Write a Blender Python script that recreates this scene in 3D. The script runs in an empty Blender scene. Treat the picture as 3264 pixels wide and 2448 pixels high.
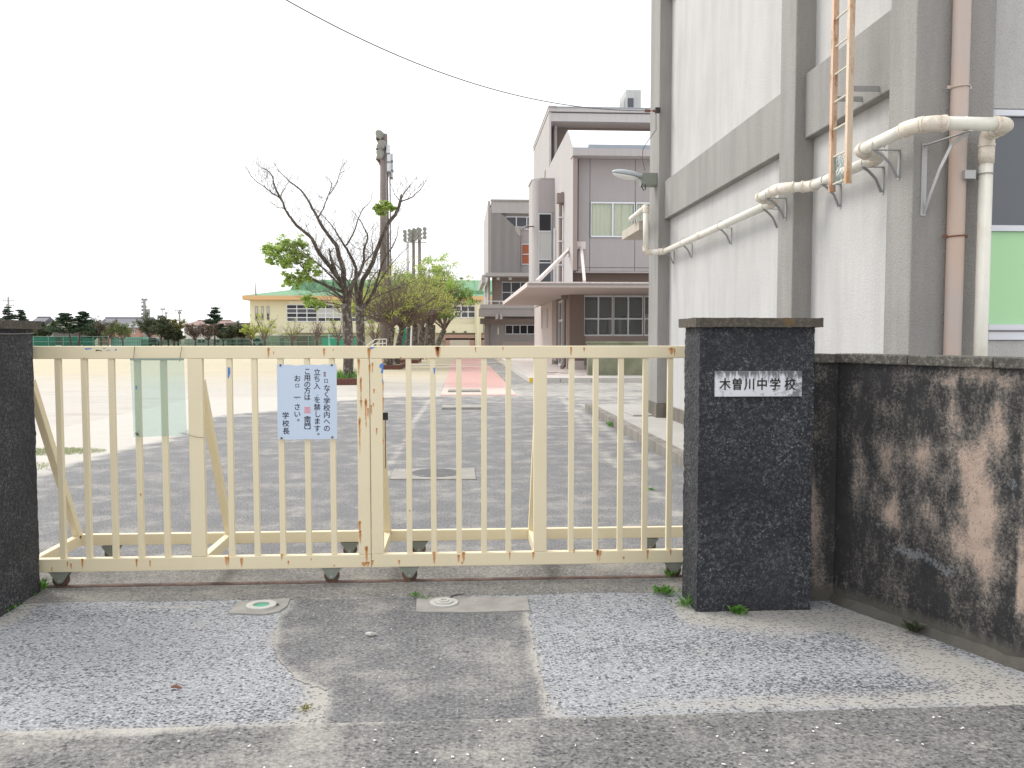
import bpy, bmesh, math, random
import numpy as np
from mathutils import Vector, Matrix, noise as mnoise
rnd = random.Random(7); nr = np.random.RandomState(5)
S = bpy.context.scene; COL = S.collection
# ------------------------------------------------------------------ camera, sky, sun, exposure
EYE = 1.5; YAW = math.radians(3.4); PIT = math.radians(3.2); FPX = 2734.0
cam = bpy.data.cameras.new('camera'); co = bpy.data.objects.new('camera', cam); COL.objects.link(co)
co.location = (0, 0, EYE); co.rotation_euler = (math.pi/2-PIT, 0, -YAW)
cam.sensor_width = 36; cam.lens = FPX/3264*36; cam.clip_start = .05; cam.clip_end = 3000
S.camera = co
w = bpy.data.worlds.new('World'); S.world = w; w.use_nodes = True
nt = w.node_tree; nt.nodes.clear()
SUN_EL = 48; SUN_AZ = -58          # azimuth from +Y, negative to the left (-X)
sky = nt.nodes.new('ShaderNodeTexSky'); sky.sky_type = 'NISHITA'; sky.sun_disc = False
sky.sun_elevation = math.radians(SUN_EL); sky.sun_rotation = math.radians(SUN_AZ); sky.air_density = 1.0; sky.dust_density = 4.0; sky.ozone_density = 1.0
hs = nt.nodes.new('ShaderNodeHueSaturation'); hs.inputs['Saturation'].default_value = .12
mx = nt.nodes.new('ShaderNodeMix'); mx.data_type = 'RGBA'; mx.inputs[0].default_value = .68
mx.inputs[7].default_value = (13.6, 13.75, 14.0, 1)       # cloud deck, even white
bg = nt.nodes.new('ShaderNodeBackground'); bg.inputs['Strength'].default_value = .1
out = nt.nodes.new('ShaderNodeOutputWorld')
nt.links.new(sky.outputs[0], hs.inputs['Color']); nt.links.new(hs.outputs[0], mx.inputs[6])
nt.links.new(mx.outputs[2], bg.inputs[0]); nt.links.new(bg.outputs[0], out.inputs[0])
sl = bpy.data.lights.new('sun', 'SUN'); sl.energy = 1.45; sl.angle = math.radians(20); sl.color = (1, .96, .9)
so = bpy.data.objects.new('sun', sl); COL.objects.link(so)
az = math.radians(SUN_AZ); el = math.radians(SUN_EL)
so.rotation_euler = Vector((math.sin(az)*math.cos(el), math.cos(az)*math.cos(el), math.sin(el))).to_track_quat('Z', 'Y').to_euler()
S.view_settings.view_transform = 'Standard'; S.view_settings.look = 'None'
S.view_settings.exposure = 0.45; S.view_settings.gamma = 1; S.view_settings.use_curve_mapping = False
S.cycles.max_bounces = 6; S.cycles.transparent_max_bounces = 16

# ------------------------------------------------------------------ survey helpers: sight lines cut with real planes
def _ray(u, v):
    a = (u-1632)/FPX; b = (1224-v)/FPX
    f = (math.sin(YAW)*math.cos(PIT), math.cos(YAW)*math.cos(PIT), -math.sin(PIT))
    r = (math.cos(YAW), -math.sin(YAW), 0); q = (math.sin(YAW)*math.sin(PIT), math.cos(YAW)*math.sin(PIT), math.cos(PIT))
    return [f[i]+a*r[i]+b*q[i] for i in range(3)]
def aY(u, v, y):
    d = _ray(u, v); t = y/d[1]; return Vector((d[0]*t, y, EYE+d[2]*t))
def aX(u, v, x):
    d = _ray(u, v); t = x/d[0]; return Vector((x, d[1]*t, EYE+d[2]*t))
def aZ(u, v, z=0.):
    d = _ray(u, v); t = (z-EYE)/d[2]; return Vector((d[0]*t, d[1]*t, z))
def rc(u0, v0, u1, v1, y):
    a = aY(u0, v0, y); b = aY(u1, v1, y); return min(a.x, b.x), max(a.x, b.x), min(a.z, b.z), max(a.z, b.z)

# ------------------------------------------------------------------ materials
class NB:
    def __init__(s, name):
        s.m = bpy.data.materials.new(name); s.m.use_nodes = True; s.t = s.m.node_tree; s.n = s.t.nodes; s.l = s.t.links
        s.b = s.n['Principled BSDF']; s.pos = None
    def new(s, t, **k):
        o = s.n.new(t)
        for a, b in k.items(): setattr(o, a, b)
        return o
    def coord(s, scale=(1, 1, 1), kind='Object'):
        tc = s.new('ShaderNodeTexCoord'); mp = s.new('ShaderNodeMapping'); mp.inputs['Scale'].default_value = scale
        s.l.new(tc.outputs[kind], mp.inputs[0]); return mp.outputs[0]
    def noise(s, sc, det=4, rough=.55, scale=(1, 1, 1), dist=0):
        o = s.new('ShaderNodeTexNoise'); o.inputs['Scale'].default_value = sc; o.inputs['Detail'].default_value = det
        o.inputs['Roughness'].default_value = rough; o.inputs['Distortion'].default_value = dist
        s.l.new(s.coord(scale), o.inputs['Vector']); return o.outputs['Fac']
    def vor(s, sc, out='Color', feat='F1', scale=(1, 1, 1)):
        o = s.new('ShaderNodeTexVoronoi', feature=feat); o.inputs['Scale'].default_value = sc
        s.l.new(s.coord(scale), o.inputs['Vector']); return o.outputs[out]
    def ramp(s, f, stops, interp='LINEAR'):
        r = s.new('ShaderNodeValToRGB'); r.color_ramp.interpolation = interp
        e = r.color_ramp.elements
        while len(e) > 1: e.remove(e[-1])
        for i, (p, c) in enumerate(stops):
            c = (c, c, c) if isinstance(c, (int, float)) else c
            x = e[0] if i == 0 else e.new(p)
            x.position = p; x.color = (*c, 1)
        s.l.new(f, r.inputs[0]); return r.outputs[0]
    def mix(s, f, a, b, mode='MIX'):
        o = s.new('ShaderNodeMix', data_type='RGBA', blend_type=mode)
        for sock, val in ((o.inputs[0], f), (o.inputs[6], a), (o.inputs[7], b)):
            if isinstance(val, bpy.types.NodeSocket): s.l.new(val, sock)
            elif isinstance(val, (int, float)): sock.default_value = val
            else: sock.default_value = (*val, 1)
        return o.outputs[2]
    def math(s, op, a, b=0.):
        o = s.new('ShaderNodeMath', operation=op)
        for i, val in enumerate((a, b)):
            if isinstance(val, bpy.types.NodeSocket): s.l.new(val, o.inputs[i])
            else: o.inputs[i].default_value = val
        return o.outputs[0]
    def attr(s, name='mask'):
        o = s.new('ShaderNodeAttribute'); o.attribute_name = name
        sp = s.new('ShaderNodeSeparateColor'); s.l.new(o.outputs['Color'], sp.inputs[0]); return sp.outputs
    def bump(s, h, st=.3, d=.01, prev=None):
        o = s.new('ShaderNodeBump'); o.inputs['Strength'].default_value = st; o.inputs['Distance'].default_value = d
        s.l.new(h, o.inputs['Height'])
        if prev is not None: s.l.new(prev, o.inputs['Normal'])
        return o.outputs[0]
    def done(s, col=None, rough=.8, normal=None, metal=0, spec=None, alpha=None):
        for k, val in (('Base Color', col), ('Roughness', rough), ('Normal', normal), ('Metallic', metal), ('Specular IOR Level', spec), ('Alpha', alpha)):
            if val is None: continue
            if isinstance(val, bpy.types.NodeSocket): s.l.new(val, s.b.inputs[k])
            elif k == 'Base Color': s.b.inputs[k].default_value = (*val, 1)
            else: s.b.inputs[k].default_value = val
        return s.m
def sc3(c, f): return tuple(min(.95, x*f) for x in c)
def plain(name, c, rough=.6, var=.12, sc=3., bump=0., bsc=60., bd=.003, metal=0, streak=0.):
    b = NB(name); f = b.noise(sc, 5)
    col = b.mix(f, sc3(c, 1-var), sc3(c, 1+var))
    if streak:
        g = b.noise(2.2, 5, .6, (3, 3, .25)); col = b.mix(b.ramp(g, [(.45, 0.), (.75, streak)]), col, sc3(c, .55))
    n = b.bump(b.noise(bsc, 3), bump, bd) if bump else None
    return b.done(col, rough, n, metal)
M = {}
M['cream'] = None
def mk_gate():
    b = NB('cream_gate_paint'); f = b.noise(2.5, 5)
    c = b.mix(f, (.76, .66, .45), (.83, .74, .53))
    g = b.ramp(b.noise(9, 6, .7, (1, 1, .35)), [(.55, 0.), (.8, .35)]); c = b.mix(g, c, (.62, .58, .45))
    r = b.ramp(b.noise(38, 5, .75), [(.735, 0.), (.775, 1.)]); c = b.mix(r, c, (.20, .07, .025))
    n = b.bump(b.noise(120, 3), .25, .002); n = b.bump(r, .4, .001, n)
    return b.done(c, .42, n)
M['gate'] = mk_gate()
def mk_stucco(name, c, dirt, dirtamt, streaks=.5, bs=.55, lo=1.0):
    b = NB(name); f = b.noise(1.3, 6, .6)
    col = b.mix(f, sc3(c, .90), sc3(c, 1.08))
    g = b.ramp(b.noise(1.7, 7, .62, (2.2, 2.2, .3)), [(.42, 0.), (.72, dirtamt)]); col = b.mix(g, col, dirt)
    h = b.ramp(b.noise(.8, 6, .6), [(.45, 0.), (.8, streaks)]); col = b.mix(h, col, dirt)
    sp = b.ramp(b.noise(90, 3, .6), [(.3, .82), (.6, 1.04)]); col = b.mix(.6, col, sp, 'MULTIPLY')
    n = b.bump(b.noise(75, 4, .6), bs, .012); n = b.bump(b.noise(22, 3), .2, .01, n)
    return b.done(col, .92, n, spec=.2)
M['stucco_white'] = mk_stucco('pale_stucco', (.545, .54, .53), (.38, .375, .365), .5, .35)
M['stucco_grey'] = mk_stucco('grey_stucco', (.35, .34, .325), (.22, .21, .20), .55, .35, .8)
M['plinth'] = mk_stucco('plinth_concrete', (.22, .20, .17), (.07, .065, .055), .7, .5)
M['mauve'] = plain('mauve_facade_paint', (.375, .35, .355), .85, .05, .6, .1, 60, .004, streak=.10)
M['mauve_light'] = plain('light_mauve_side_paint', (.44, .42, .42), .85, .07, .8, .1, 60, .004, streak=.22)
M['pink_light'] = plain('pale_pink_wall_paint', (.53, .47, .45), .85, .05, .8, .1, 60, .004, streak=.1)
M['brown_wall'] = plain('brown_wall_and_recess_shade', (.19, .145, .125), .85, .08, 1, .1, 60, .004)
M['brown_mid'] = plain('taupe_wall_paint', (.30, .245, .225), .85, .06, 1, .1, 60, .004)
M['soffit'] = plain('soffit_paint', (.46, .40, .375), .85, .05, 1)
M['joint'] = plain('joint_dark', (.16, .13, .125), .9)
M['canopy_white'] = plain('stained_white_fascia', (.68, .62, .60), .8, .08, 2, streak=.45)
M['roof_white'] = plain('white_metal_roof', (.85, .86, .88), .35, .03)
M['roof_grey'] = plain('grey_metal_edge', (.32, .36, .41), .5)
M['alu'] = plain('aluminium_frame', (.62, .64, .67), .4, .05, metal=.2)
M['alu_blue'] = plain('pale_blue_grey_frame', (.72, .74, .80), .45, .05)
M['glass_dark'] = NB('dark_window_glass').done((.035, .035, .04), .12, spec=.25)
M['glass_mid'] = NB('grey_window_glass').done((.10, .105, .12), .12, spec=.25)
M['glass_pale'] = NB('bright_window_glass').done((.50, .51, .50), .1, spec=.5)
M['glass_near'] = NB('near_window_glass').done((.09, .10, .115), .035, spec=.7)
def mk_clear(name, tint, fac, rough=.05):
    b = NB(name); tr = b.new('ShaderNodeBsdfTransparent'); tr.inputs[0].default_value = (*tint, 1)
    ms = b.new('ShaderNodeMixShader'); ms.inputs[0].default_value = fac
    b.l.new(tr.outputs[0], ms.inputs[1]); b.l.new(b.b.outputs[0], ms.inputs[2])
    b.l.new(ms.outputs[0], b.n['Material Output'].inputs['Surface']); b.done((.7, .75, .76), rough); return b.m
M['clear'] = mk_clear('clear_glass', (.93, .96, .95), .10)
M['acrylic'] = mk_clear('dusty_clear_acrylic', (.86, .93, .91), .13, .2)
M['net_teal'] = mk_clear('teal_net', (.30, .62, .56), .45, .8); M['net_teal'].node_tree.nodes['Principled BSDF'].inputs['Base Color'].default_value = (.04, .32, .25, 1)
M['net_green'] = mk_clear('dark_green_mesh', (.72, .80, .76), .25, .8); M['net_green'].node_tree.nodes['Principled BSDF'].inputs['Base Color'].default_value = (.05, .12, .09, 1)
M['curtain'] = plain('cream_curtain', (.62, .60, .46), .9, .06, 2)
M['curtain_red'] = plain('orange_brown_curtain', (.38, .13, .07), .9, .1, 4)
M['room'] = plain('room_interior', (.22, .21, .19), .9)
def mk_pvc():
    b = NB('weathered_white_pvc'); c = b.mix(b.noise(3, 5), (.70, .68, .60), (.80, .78, .71))
    g = b.ramp(b.noise(6, 6, .7, (1, 1, 1)), [(.5, 0.), (.75, .5)]); c = b.mix(g, c, (.55, .47, .36)); return b.done(c, .38, b.bump(b.noise(40), .1, .002))
M['pvc'] = mk_pvc()
def mk_elbow():
    b = NB('yellowed_pvc_elbow'); c = b.mix(b.noise(5, 5), (.66, .58, .47), (.78, .73, .66))
    g = b.ramp(b.noise(14, 6, .7), [(.5, 0.), (.72, .6)]); c = b.mix(g, c, (.36, .27, .17)); return b.done(c, .45, b.bump(b.noise(40), .15, .003))
M['elbow'] = mk_elbow()
def mk_pinkpipe():
    b = NB('faded_pinkish_pipe'); c = b.mix(b.ramp(b.noise(1.6, 6, .65, (2, 2, .5)), [(.35, 0.), (.65, 1.)]), (.56, .41, .32), (.47, .42, .40))
    g = b.ramp(b.noise(5, 5, .7), [(.62, 0.), (.75, .6)]); c = b.mix(g, c, (.33, .27, .24)); return b.done(c, .6, b.bump(b.noise(50), .1, .003))
M['pinkpipe'] = mk_pinkpipe()
M['brown_pipe'] = plain('brown_downpipe', (.24, .19, .175), .6)
M['steel'] = plain('galvanised_steel', (.42, .42, .42), .45, .15, 20, metal=.5)
M['steel_green'] = plain('caster_bracket_grey_green', (.22, .235, .20), .55, .25, 30)
def mk_rust(name, a, c2, thr=.5, sc=12):
    b = NB(name); c = b.mix(b.ramp(b.noise(sc, 6, .75, (1, 1, .4)), [(thr-.06, 0.), (thr+.06, 1.)]), a, c2); return b.done(c, .8, b.bump(b.noise(90, 4), .5, .003))
M['rust_wheel'] = mk_rust('rusty_wheel', (.07, .045, .035), (.16, .085, .05))
M['rust_rail'] = mk_rust('rusty_track', (.09, .055, .045), (.17, .11, .085), .5, 6)
M['ladder_far'] = mk_rust('ladder_rusty_paint', (.66, .46, .33), (.30, .13, .06), .56, 7)
M['ladder_near'] = mk_rust('ladder_cream_paint', (.68, .55, .42), (.52, .29, .15), .55, 6)
M['rung'] = mk_rust('rung_paint', (.66, .62, .52), (.45, .25, .12), .66, 14)
M['net_blue'] = plain('tangled_blue_net', (.15, .30, .30), .9)
M['black'] = plain('black_rubber', (.025, .025, .028), .6)
M['cable'] = plain('cable_sheath', (.12, .12, .12), .6)
M['wood'] = plain('charred_timber', (.03, .028, .025), .9, .3, 20)
M['lamp_body'] = plain('grey_lamp_housing', (.42, .46, .48), .4)
M['lamp_lens'] = NB('milky_lens').done((.75, .75, .72), .15, spec=.6)
M['sign'] = plain('pale_blue_sign_sheet', (.56, .66, .80), .45, .03, 3)
M['ink'] = NB('dark_blue_ink').done((.012, .012, .035), .5)
M['ink_red'] = NB('faded_red_ink').done((.75, .22, .27), .5)
M['ink_fade'] = NB('half_faded_ink').done((.20, .05, .07), .5)
M['paint_blue'] = plain('old_blue_paint', (.08, .23, .62), .5, .15, 40)
M['leaf'] = None
def mk_leaf(name, a, b2):
    b = NB(name); gi = b.new('ShaderNodeNewGeometry'); c = b.mix(gi.outputs['Random Per Island'], a, b2)
    tr = b.new('ShaderNodeBsdfTranslucent'); b.l.new(c, tr.inputs[0]); ms = b.new('ShaderNodeMixShader'); ms.inputs[0].default_value = .5
    b.done(c, .55); b.l.new(b.b.outputs[0], ms.inputs[1]); b.l.new(tr.outputs[0], ms.inputs[2]); b.l.new(ms.outputs[0], b.n['Material Output'].inputs['Surface']); return b.m
M['leaf_new'] = mk_leaf('fresh_green_leaves', (.28, .42, .07), (.52, .64, .20))
M['leaf_lime'] = mk_leaf('lime_green_leaves', (.30, .38, .06), (.58, .62, .18))
M['leaf_mid'] = mk_leaf('mid_green_leaves', (.14, .26, .05), (.32, .46, .12))
M['leaf_dark'] = mk_leaf('dark_needles', (.02, .05, .03), (.06, .11, .055))
M['leaf_olive'] = mk_leaf('olive_bush_leaves', (.06, .08, .045), (.13, .15, .08))
M['leaf_yellow'] = mk_leaf('yellow_green_leaves', (.16, .16, .04), (.32, .29, .09))
M['leaf_brown'] = mk_leaf('brown_twiggy_leaves', (.10, .08, .06), (.17, .13, .10))
M['weed'] = mk_leaf('weed_leaves', (.07, .20, .03), (.20, .42, .08))
M['grass'] = mk_leaf('patchy_grass', (.22, .28, .12), (.42, .43, .26))
def mk_bark(name, a, c2, c3):
    b = NB(name); c = b.mix(b.ramp(b.noise(4, 6, .7, (2, 2, .6)), [(.4, 0.), (.62, 1.)]), a, c2)
    c = b.mix(b.ramp(b.noise(9, 5, .7), [(.51, 0.), (.60, 1.)]), c, c3); return b.done(c, .9, b.bump(b.noise(25, 5, .7, (1, 1, .4)), .7, .03))
M['bark'] = mk_bark('zelkova_bark', (.06, .047, .038), (.125, .10, .085), (.27, .26, .23))
M['twig'] = plain('dark_twigs', (.075, .055, .047), .9, .2, 5)
M['twig_far'] = None
M['twig_far'] = plain('mauve_brown_twigs', (.16, .12, .11), .9, .25, 5)
M['conc_pole'] = plain('weathered_pole', (.19, .155, .145), .8, .15, 3, streak=.4)
M['conc_grey'] = plain('grey_pole_concrete', (.34, .33, .33), .8, .1, 3)
M['flood_glass'] = plain('floodlight_face', (.27, .28, .27), .35, .1, 5)
M['flood_body'] = plain('floodlight_body', (.20, .21, .21), .5)
M['rust_plain'] = plain('rusty_fittings', (.20, .09, .06), .8)
M['gym_wall'] = plain('pale_yellow_gym_wall', (.72, .68, .50), .85, .04, .3, streak=.08)
M['gym_trim'] = plain('orange_eave', (.64, .42, .22), .7, .05, .5)
M['gym_roof'] = plain('green_metal_roof', (.165, .31, .185), .9, .06, .3)
M['gym_brown'] = plain('salmon_brown_door', (.38, .24, .19), .7)
M['green_sheet'] = plain('green_equipment_cover', (.03, .26, .16), .6)
M['green_shed'] = plain('pale_teal_shed', (.22, .46, .38), .7, .1, 1)
M['hedge_sheet'] = plain('teal_windbreak', (.08, .42, .34), .8, .2, .4)
M['tile_grey'] = plain('dark_grey_roof_tiles', (.10, .10, .125), .6, .12, 2)
M['tile_light'] = plain('light_grey_roof_tiles', (.24, .24, .25), .6, .12, 2)
M['roof_red'] = plain('faded_red_roof', (.24, .15, .13), .7, .12, 2)
M['house_pink'] = plain('salmon_house_wall', (.42, .24, .20), .85)
M['house_cream'] = plain('cream_house_wall', (.50, .45, .37), .85)
M['house_white'] = plain('white_house_wall', (.58, .57, .55), .85)
M['house_dark'] = plain('dark_grey_house_wall', (.12, .115, .11), .85)
M['house_olive'] = plain('olive_grey_roof', (.16, .165, .115), .8, .15, .5)
M['white_paint'] = plain('white_paint', (.78, .78, .76), .4)
M['car_silver'] = plain('silver_car_paint', (.45, .47, .50), .25)
M['brick'] = plain('red_brown_brick', (.16, .07, .055), .85, .35, 9, .4, 60, .004)
M['conc_light'] = plain('pale_concrete', (.50, .48, .45), .9, .12, 3, .3, 60, .004, streak=.1)
M['soil'] = plain('planter_soil', (.16, .13, .08), .95, .3, 8)
def mk_mossy():
    b = NB('mossy_green_concrete'); c = b.mix(b.ramp(b.noise(1.5, 6, .65), [(.35, 0.), (.7, 1.)]), (.17, .18, .12), (.30, .31, .22)); return b.done(c, .9, b.bump(b.noise(40), .3, .005))
M['mossy'] = mk_mossy()
def mk_pillar():
    b = NB('blackened_aggregate_render')
    c = b.mix(b.noise(3, 6, .65), (.016, .017, .023), (.048, .050, .058))
    big = b.ramp(b.noise(3.0, 6, .68), [(.34, .08), (.66, 1.)]); n1 = b.noise(58, 6, .8, dist=.8)
    fl = b.math('MULTIPLY', b.ramp(n1, [(.50, 0.), (.585, 1.)]), big); c = b.mix(b.math('MULTIPLY', fl, .8), c, b.mix(b.noise(40, 4), (.13, .135, .145), (.27, .275, .285)))
    v = b.vor(120, 'Color'); sp = b.new('ShaderNodeSeparateColor'); b.l.new(v, sp.inputs[0])
    w1 = b.math('MULTIPLY', b.math('MULTIPLY', b.ramp(sp.outputs[0], [(.93, 0.), (.97, 1.)]), b.ramp(b.noise(170, 3, .7), [(.45, 0.), (.58, 1.)])), big); c = b.mix(w1, c, (.38, .39, .40))
    g = b.ramp(b.noise(1.6, 6, .65, (1, 1, .5)), [(.56, 0.), (.75, .5)]); c = b.mix(g, c, (.10, .10, .105))
    n = b.bump(n1, .9, .014); n = b.bump(b.vor(120, 'Distance'), .5, .006, n)
    return b.done(c, .7, n, spec=.4)
M['pillar'] = mk_pillar()
def mk_cap(name, a, c2, lich):
    b = NB(name); c = b.mix(b.noise(7, 6, .7), a, c2)
    c = b.mix(b.ramp(b.noise(45, 5, .7), [(.5, 0.), (.62, .75)]), c, lich)
    c = b.mix(b.ramp(b.noise(5, 3), [(.68, 0.), (.75, .6)]), c, (.17, .10, .03))
    return b.done(c, .9, b.bump(b.noise(70, 5, .7), .7, .01))
M['cap'] = mk_cap('mossy_cap_concrete', (.045, .038, .03), (.11, .095, .075), (.15, .13, .11))
M['coping'] = mk_cap('lichen_coping_concrete', (.03, .03, .028), (.13, .12, .10), (.24, .23, .205))
def mk_plaque():
    b = NB('stained_white_marble'); c = b.mix(b.noise(12, 5), (.58, .60, .65), (.74, .75, .78))
    z = b.new('ShaderNodeSeparateXYZ'); tc = b.new('ShaderNodeTexCoord'); b.l.new(tc.outputs['Generated'], z.inputs[0])
    top = b.math('MULTIPLY', b.ramp(z.outputs[2], [(.45, .0), (1., .42)]), 1.)
    f = b.math('ADD', b.noise(9, 5, .65, (7, 1, 1.2)), top); c = b.mix(b.ramp(f, [(.68, 0.), (.86, .9)]), c, (.09, .09, .10))
    rt = b.math('ADD', b.ramp(z.outputs[0], [(.68, 0.), (1., .2)]), b.noise(24, 5, .7)); c = b.mix(b.ramp(rt, [(.58, 0.), (.70, .85)]), c, (.10, .10, .105))
    return b.done(c, .4, b.bump(b.noise(50), .1, .002))
M['plaque'] = mk_plaque()
def mk_oldwall():
    b = NB('blackened_peeling_render'); m = b.attr()
    base = b.mix(b.noise(5, 6, .7), (.014, .015, .019), (.062, .060, .060))
    fine = b.noise(70, 6, .82); fine2 = b.noise(14, 6, .72, (1, 1, .5)); n5 = b.noise(4.5, 6, .7, (1, 1, .35))
    ct = lambda q, k: b.math('MULTIPLY', b.math('SUBTRACT', q, .5), k)
    f = b.math('ADD', b.math('MULTIPLY', m[0], 1.05), b.math('ADD', ct(fine, 2.2), b.math('ADD', ct(fine2, 1.5), ct(n5, 1.2))))
    pink = b.mix(b.noise(7, 5, .7), (.33, .25, .205), (.56, .435, .355)); mid = b.mix(b.noise(20, 5, .7), (.095, .09, .084), (.21, .19, .17))
    c = b.mix(b.ramp(f, [(.05, 0.), (.45, .9)]), base, mid)
    c = b.mix(b.ramp(f, [(.40, 0.), (1.0, .92)]), c, pink)
    dots = b.ramp(b.noise(85, 4, .75), [(.60, 0.), (.66, .85)]); c = b.mix(dots, c, (.03, .028, .027))
    g = b.math('ADD', m[1], b.math('MULTIPLY', b.math('SUBTRACT', fine, .5), 1.4)); c = b.mix(b.ramp(g, [(.35, 0.), (.75, .8)]), c, (.25, .27, .285))
    lo = b.math('ADD', m[2], b.math('MULTIPLY', b.math('SUBTRACT', fine2, .5), .8)); c = b.mix(b.ramp(lo, [(.3, 0.), (.7, .9)]), c, (.10, .095, .082))
    n = b.bump(b.noise(100, 5, .7), .55, .006); n = b.bump(b.noise(12, 4), .25, .02, n)
    return b.done(c, .9, n, spec=.2)
M['oldwall'] = mk_oldwall()
# --- grounds
def chips(b, sc, lo, hi):       # hard-edged aggregate chips
    v = b.vor(sc, 'Color'); sp = b.new('ShaderNodeSeparateColor'); b.l.new(v, sp.inputs[0]); return b.ramp(sp.outputs[0], [(lo, 0.), (hi, 1.)]), sp.outputs
def mk_asphalt(name, a, c2, sandc=(.42, .40, .365), bias=0., chip=1., scale=1.):
    b = NB(name); m = b.attr()
    c = b.mix(b.noise(1.2, 5, .6), a, c2)
    grain = b.ramp(b.noise(62*scale, 6, .82), [(.34, .35), (.5, 1.), (.66, 1.95)]); c = b.mix(.95, c, grain, 'MULTIPLY')
    cc = b.coord((.85, 1.2, 1)); v = b.new('ShaderNodeTexVoronoi'); v.inputs['Scale'].default_value = 62*scale; b.l.new(cc, v.inputs['Vector'])
    sp = b.new('ShaderNodeSeparateColor'); b.l.new(v.outputs['Color'], sp.inputs[0]); ins = b.ramp(v.outputs['Distance'], [(.38, 1.), (.55, 0.)])
    k = b.math('MULTIPLY', b.math('MULTIPLY', b.ramp(sp.outputs[0], [(.78, 0.), (.84, .8)]), ins), chip); c = b.mix(k, c, b.mix(sp.outputs[2], (.30, .30, .30), (.36, .33, .28)))
    k2 = b.math('MULTIPLY', b.math('MULTIPLY', b.ramp(sp.outputs[1], [(.74, 0.), (.80, .85)]), ins), chip); c = b.mix(k2, c, (.045, .045, .052))
    fine = b.noise(60*scale, 6, .8); mid = b.noise(2.6, 7, .68)
    f = b.math('ADD', b.math('ADD', m[0], b.math('MULTIPLY', b.math('SUBTRACT', fine, .5), 1.5)), b.math('ADD', b.math('MULTIPLY', b.math('SUBTRACT', mid, .5), 1.6), bias))
    sc1 = b.mix(.7, b.mix(fine, sc3(sandc, .85), sc3(sandc, 1.1)), b.ramp(b.noise(70*scale, 5, .8), [(.33, .6), (.5, 1.), (.66, 1.35)]), 'MULTIPLY')
    c = b.mix(b.ramp(f, [(.02, 0.), (.50, .85)]), c, sc1)
    sand = b.math('ADD', m[1], b.math('ADD', b.math('MULTIPLY', b.math('SUBTRACT', mid, .5), .9), b.math('MULTIPLY', b.math('SUBTRACT', fine, .5), .8)))
    c = b.mix(b.ramp(sand, [(.36, 0.), (.66, 1.)]), c, b.mix(.6, b.mix(b.noise(3, 5), sc3(sandc, 1.0), sc3(sandc, 1.2)), b.ramp(b.noise(100, 5, .8), [(.33, .75), (.5, 1.), (.66, 1.2)]), 'MULTIPLY'))
    dk = b.math('ADD', m[2], b.math('MULTIPLY', b.math('SUBTRACT', fine, .5), .6)); c = b.mix(b.ramp(dk, [(.4, 0.), (.6, .8)]), c, (.06, .057, .05))
    n = b.bump(b.noise(150*scale, 5, .75), .7, .008)
    return b.done(c, .9, n, spec=.25)
M['asphalt'] = mk_asphalt('road_asphalt', (.15, .148, .148), (.195, .193, .19), (.44, .42, .385))
M['asphalt_patch'] = mk_asphalt('dark_patch_asphalt', (.14, .14, .144), (.185, .185, .19), (.44, .42, .385), .03, .7)
M['asphalt_drive'] = mk_asphalt('driveway_asphalt', (.165, .165, .17), (.21, .21, .215), (.48, .455, .415), .04, .4)
M['strip'] = mk_asphalt('gate_strip_concrete', (.165, .16, .155), (.235, .228, .215), (.36, .34, .30), 0., .5)
def mk_speckle():
    b = NB('exposed_stone_paving'); m = b.attr()
    c = b.mix(b.noise(3, 5, .6), (.285, .29, .305), (.365, .37, .378))
    c = b.mix(.9, c, b.ramp(b.noise(70, 5, .8), [(.33, .55), (.5, 1.), (.66, 1.5)]), 'MULTIPLY')
    dens = b.math('ADD', b.math('MULTIPLY', b.math('SUBTRACT', b.noise(2.2, 6, .65), .5), .55), b.math('MULTIPLY', m[2], .8))
    cc = b.coord((.85, 1.2, 1)); nz = b.new('ShaderNodeTexNoise'); nz.inputs['Scale'].default_value = 70; b.l.new(cc, nz.inputs['Vector']); wv = b.mix(.016, cc, nz.outputs['Color'])
    def layer(c, sc, th, c1, c2, st):
        v = b.new('ShaderNodeTexVoronoi'); v.inputs['Scale'].default_value = sc; b.l.new(wv, v.inputs['Vector'])
        sp = b.new('ShaderNodeSeparateColor'); b.l.new(v.outputs['Color'], sp.inputs[0])
        k = b.ramp(b.math('ADD', sp.outputs[0], dens), [(th, 0.), (th+.04, 1.)]); ins = b.ramp(v.outputs['Distance'], [(.40, 1.), (.58, 0.)]); k = b.math('MULTIPLY', b.math('MULTIPLY', k, ins), st)
        k2 = b.math('MULTIPLY', b.ramp(sp.outputs[2], [(.86, 0.), (.9, .6)]), ins)
        return b.mix(k2, b.mix(k, c, b.mix(sp.outputs[1], c1, c2)), (.60, .62, .67)), k, v.outputs['Distance']
    c, ka, da = layer(c, 104, .60, (.075, .08, .095), (.17, .175, .19), .85)
    c, kb, db = layer(c, 70, .70, (.04, .045, .06), (.12, .125, .145), .95)
    fine = b.noise(60, 5, .75); mid = b.noise(3.5, 7, .7)
    sand = b.math('ADD', m[1], b.math('ADD', b.math('MULTIPLY', b.math('SUBTRACT', mid, .5), 1.1), b.math('MULTIPLY', b.math('SUBTRACT', fine, .5), 1.0)))
    sc_ = b.mix(.85, b.mix(b.noise(3, 5), (.37, .355, .325), (.46, .44, .40)), b.ramp(b.noise(130, 5, .8), [(.33, .6), (.5, 1.), (.66, 1.3)]), 'MULTIPLY')
    keep = b.math('SUBTRACT', 1., b.math('MULTIPLY', kb, .75)); c = b.mix(b.math('MULTIPLY', b.ramp(sand, [(.30, 0.), (.75, .92)]), keep), c, sc_)
    n = b.bump(db, .4, .005); n = b.bump(b.noise(200, 3, .7), .6, .005, n)
    return b.done(c, .85, n, spec=.25)
M['speckle'] = mk_speckle()
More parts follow.
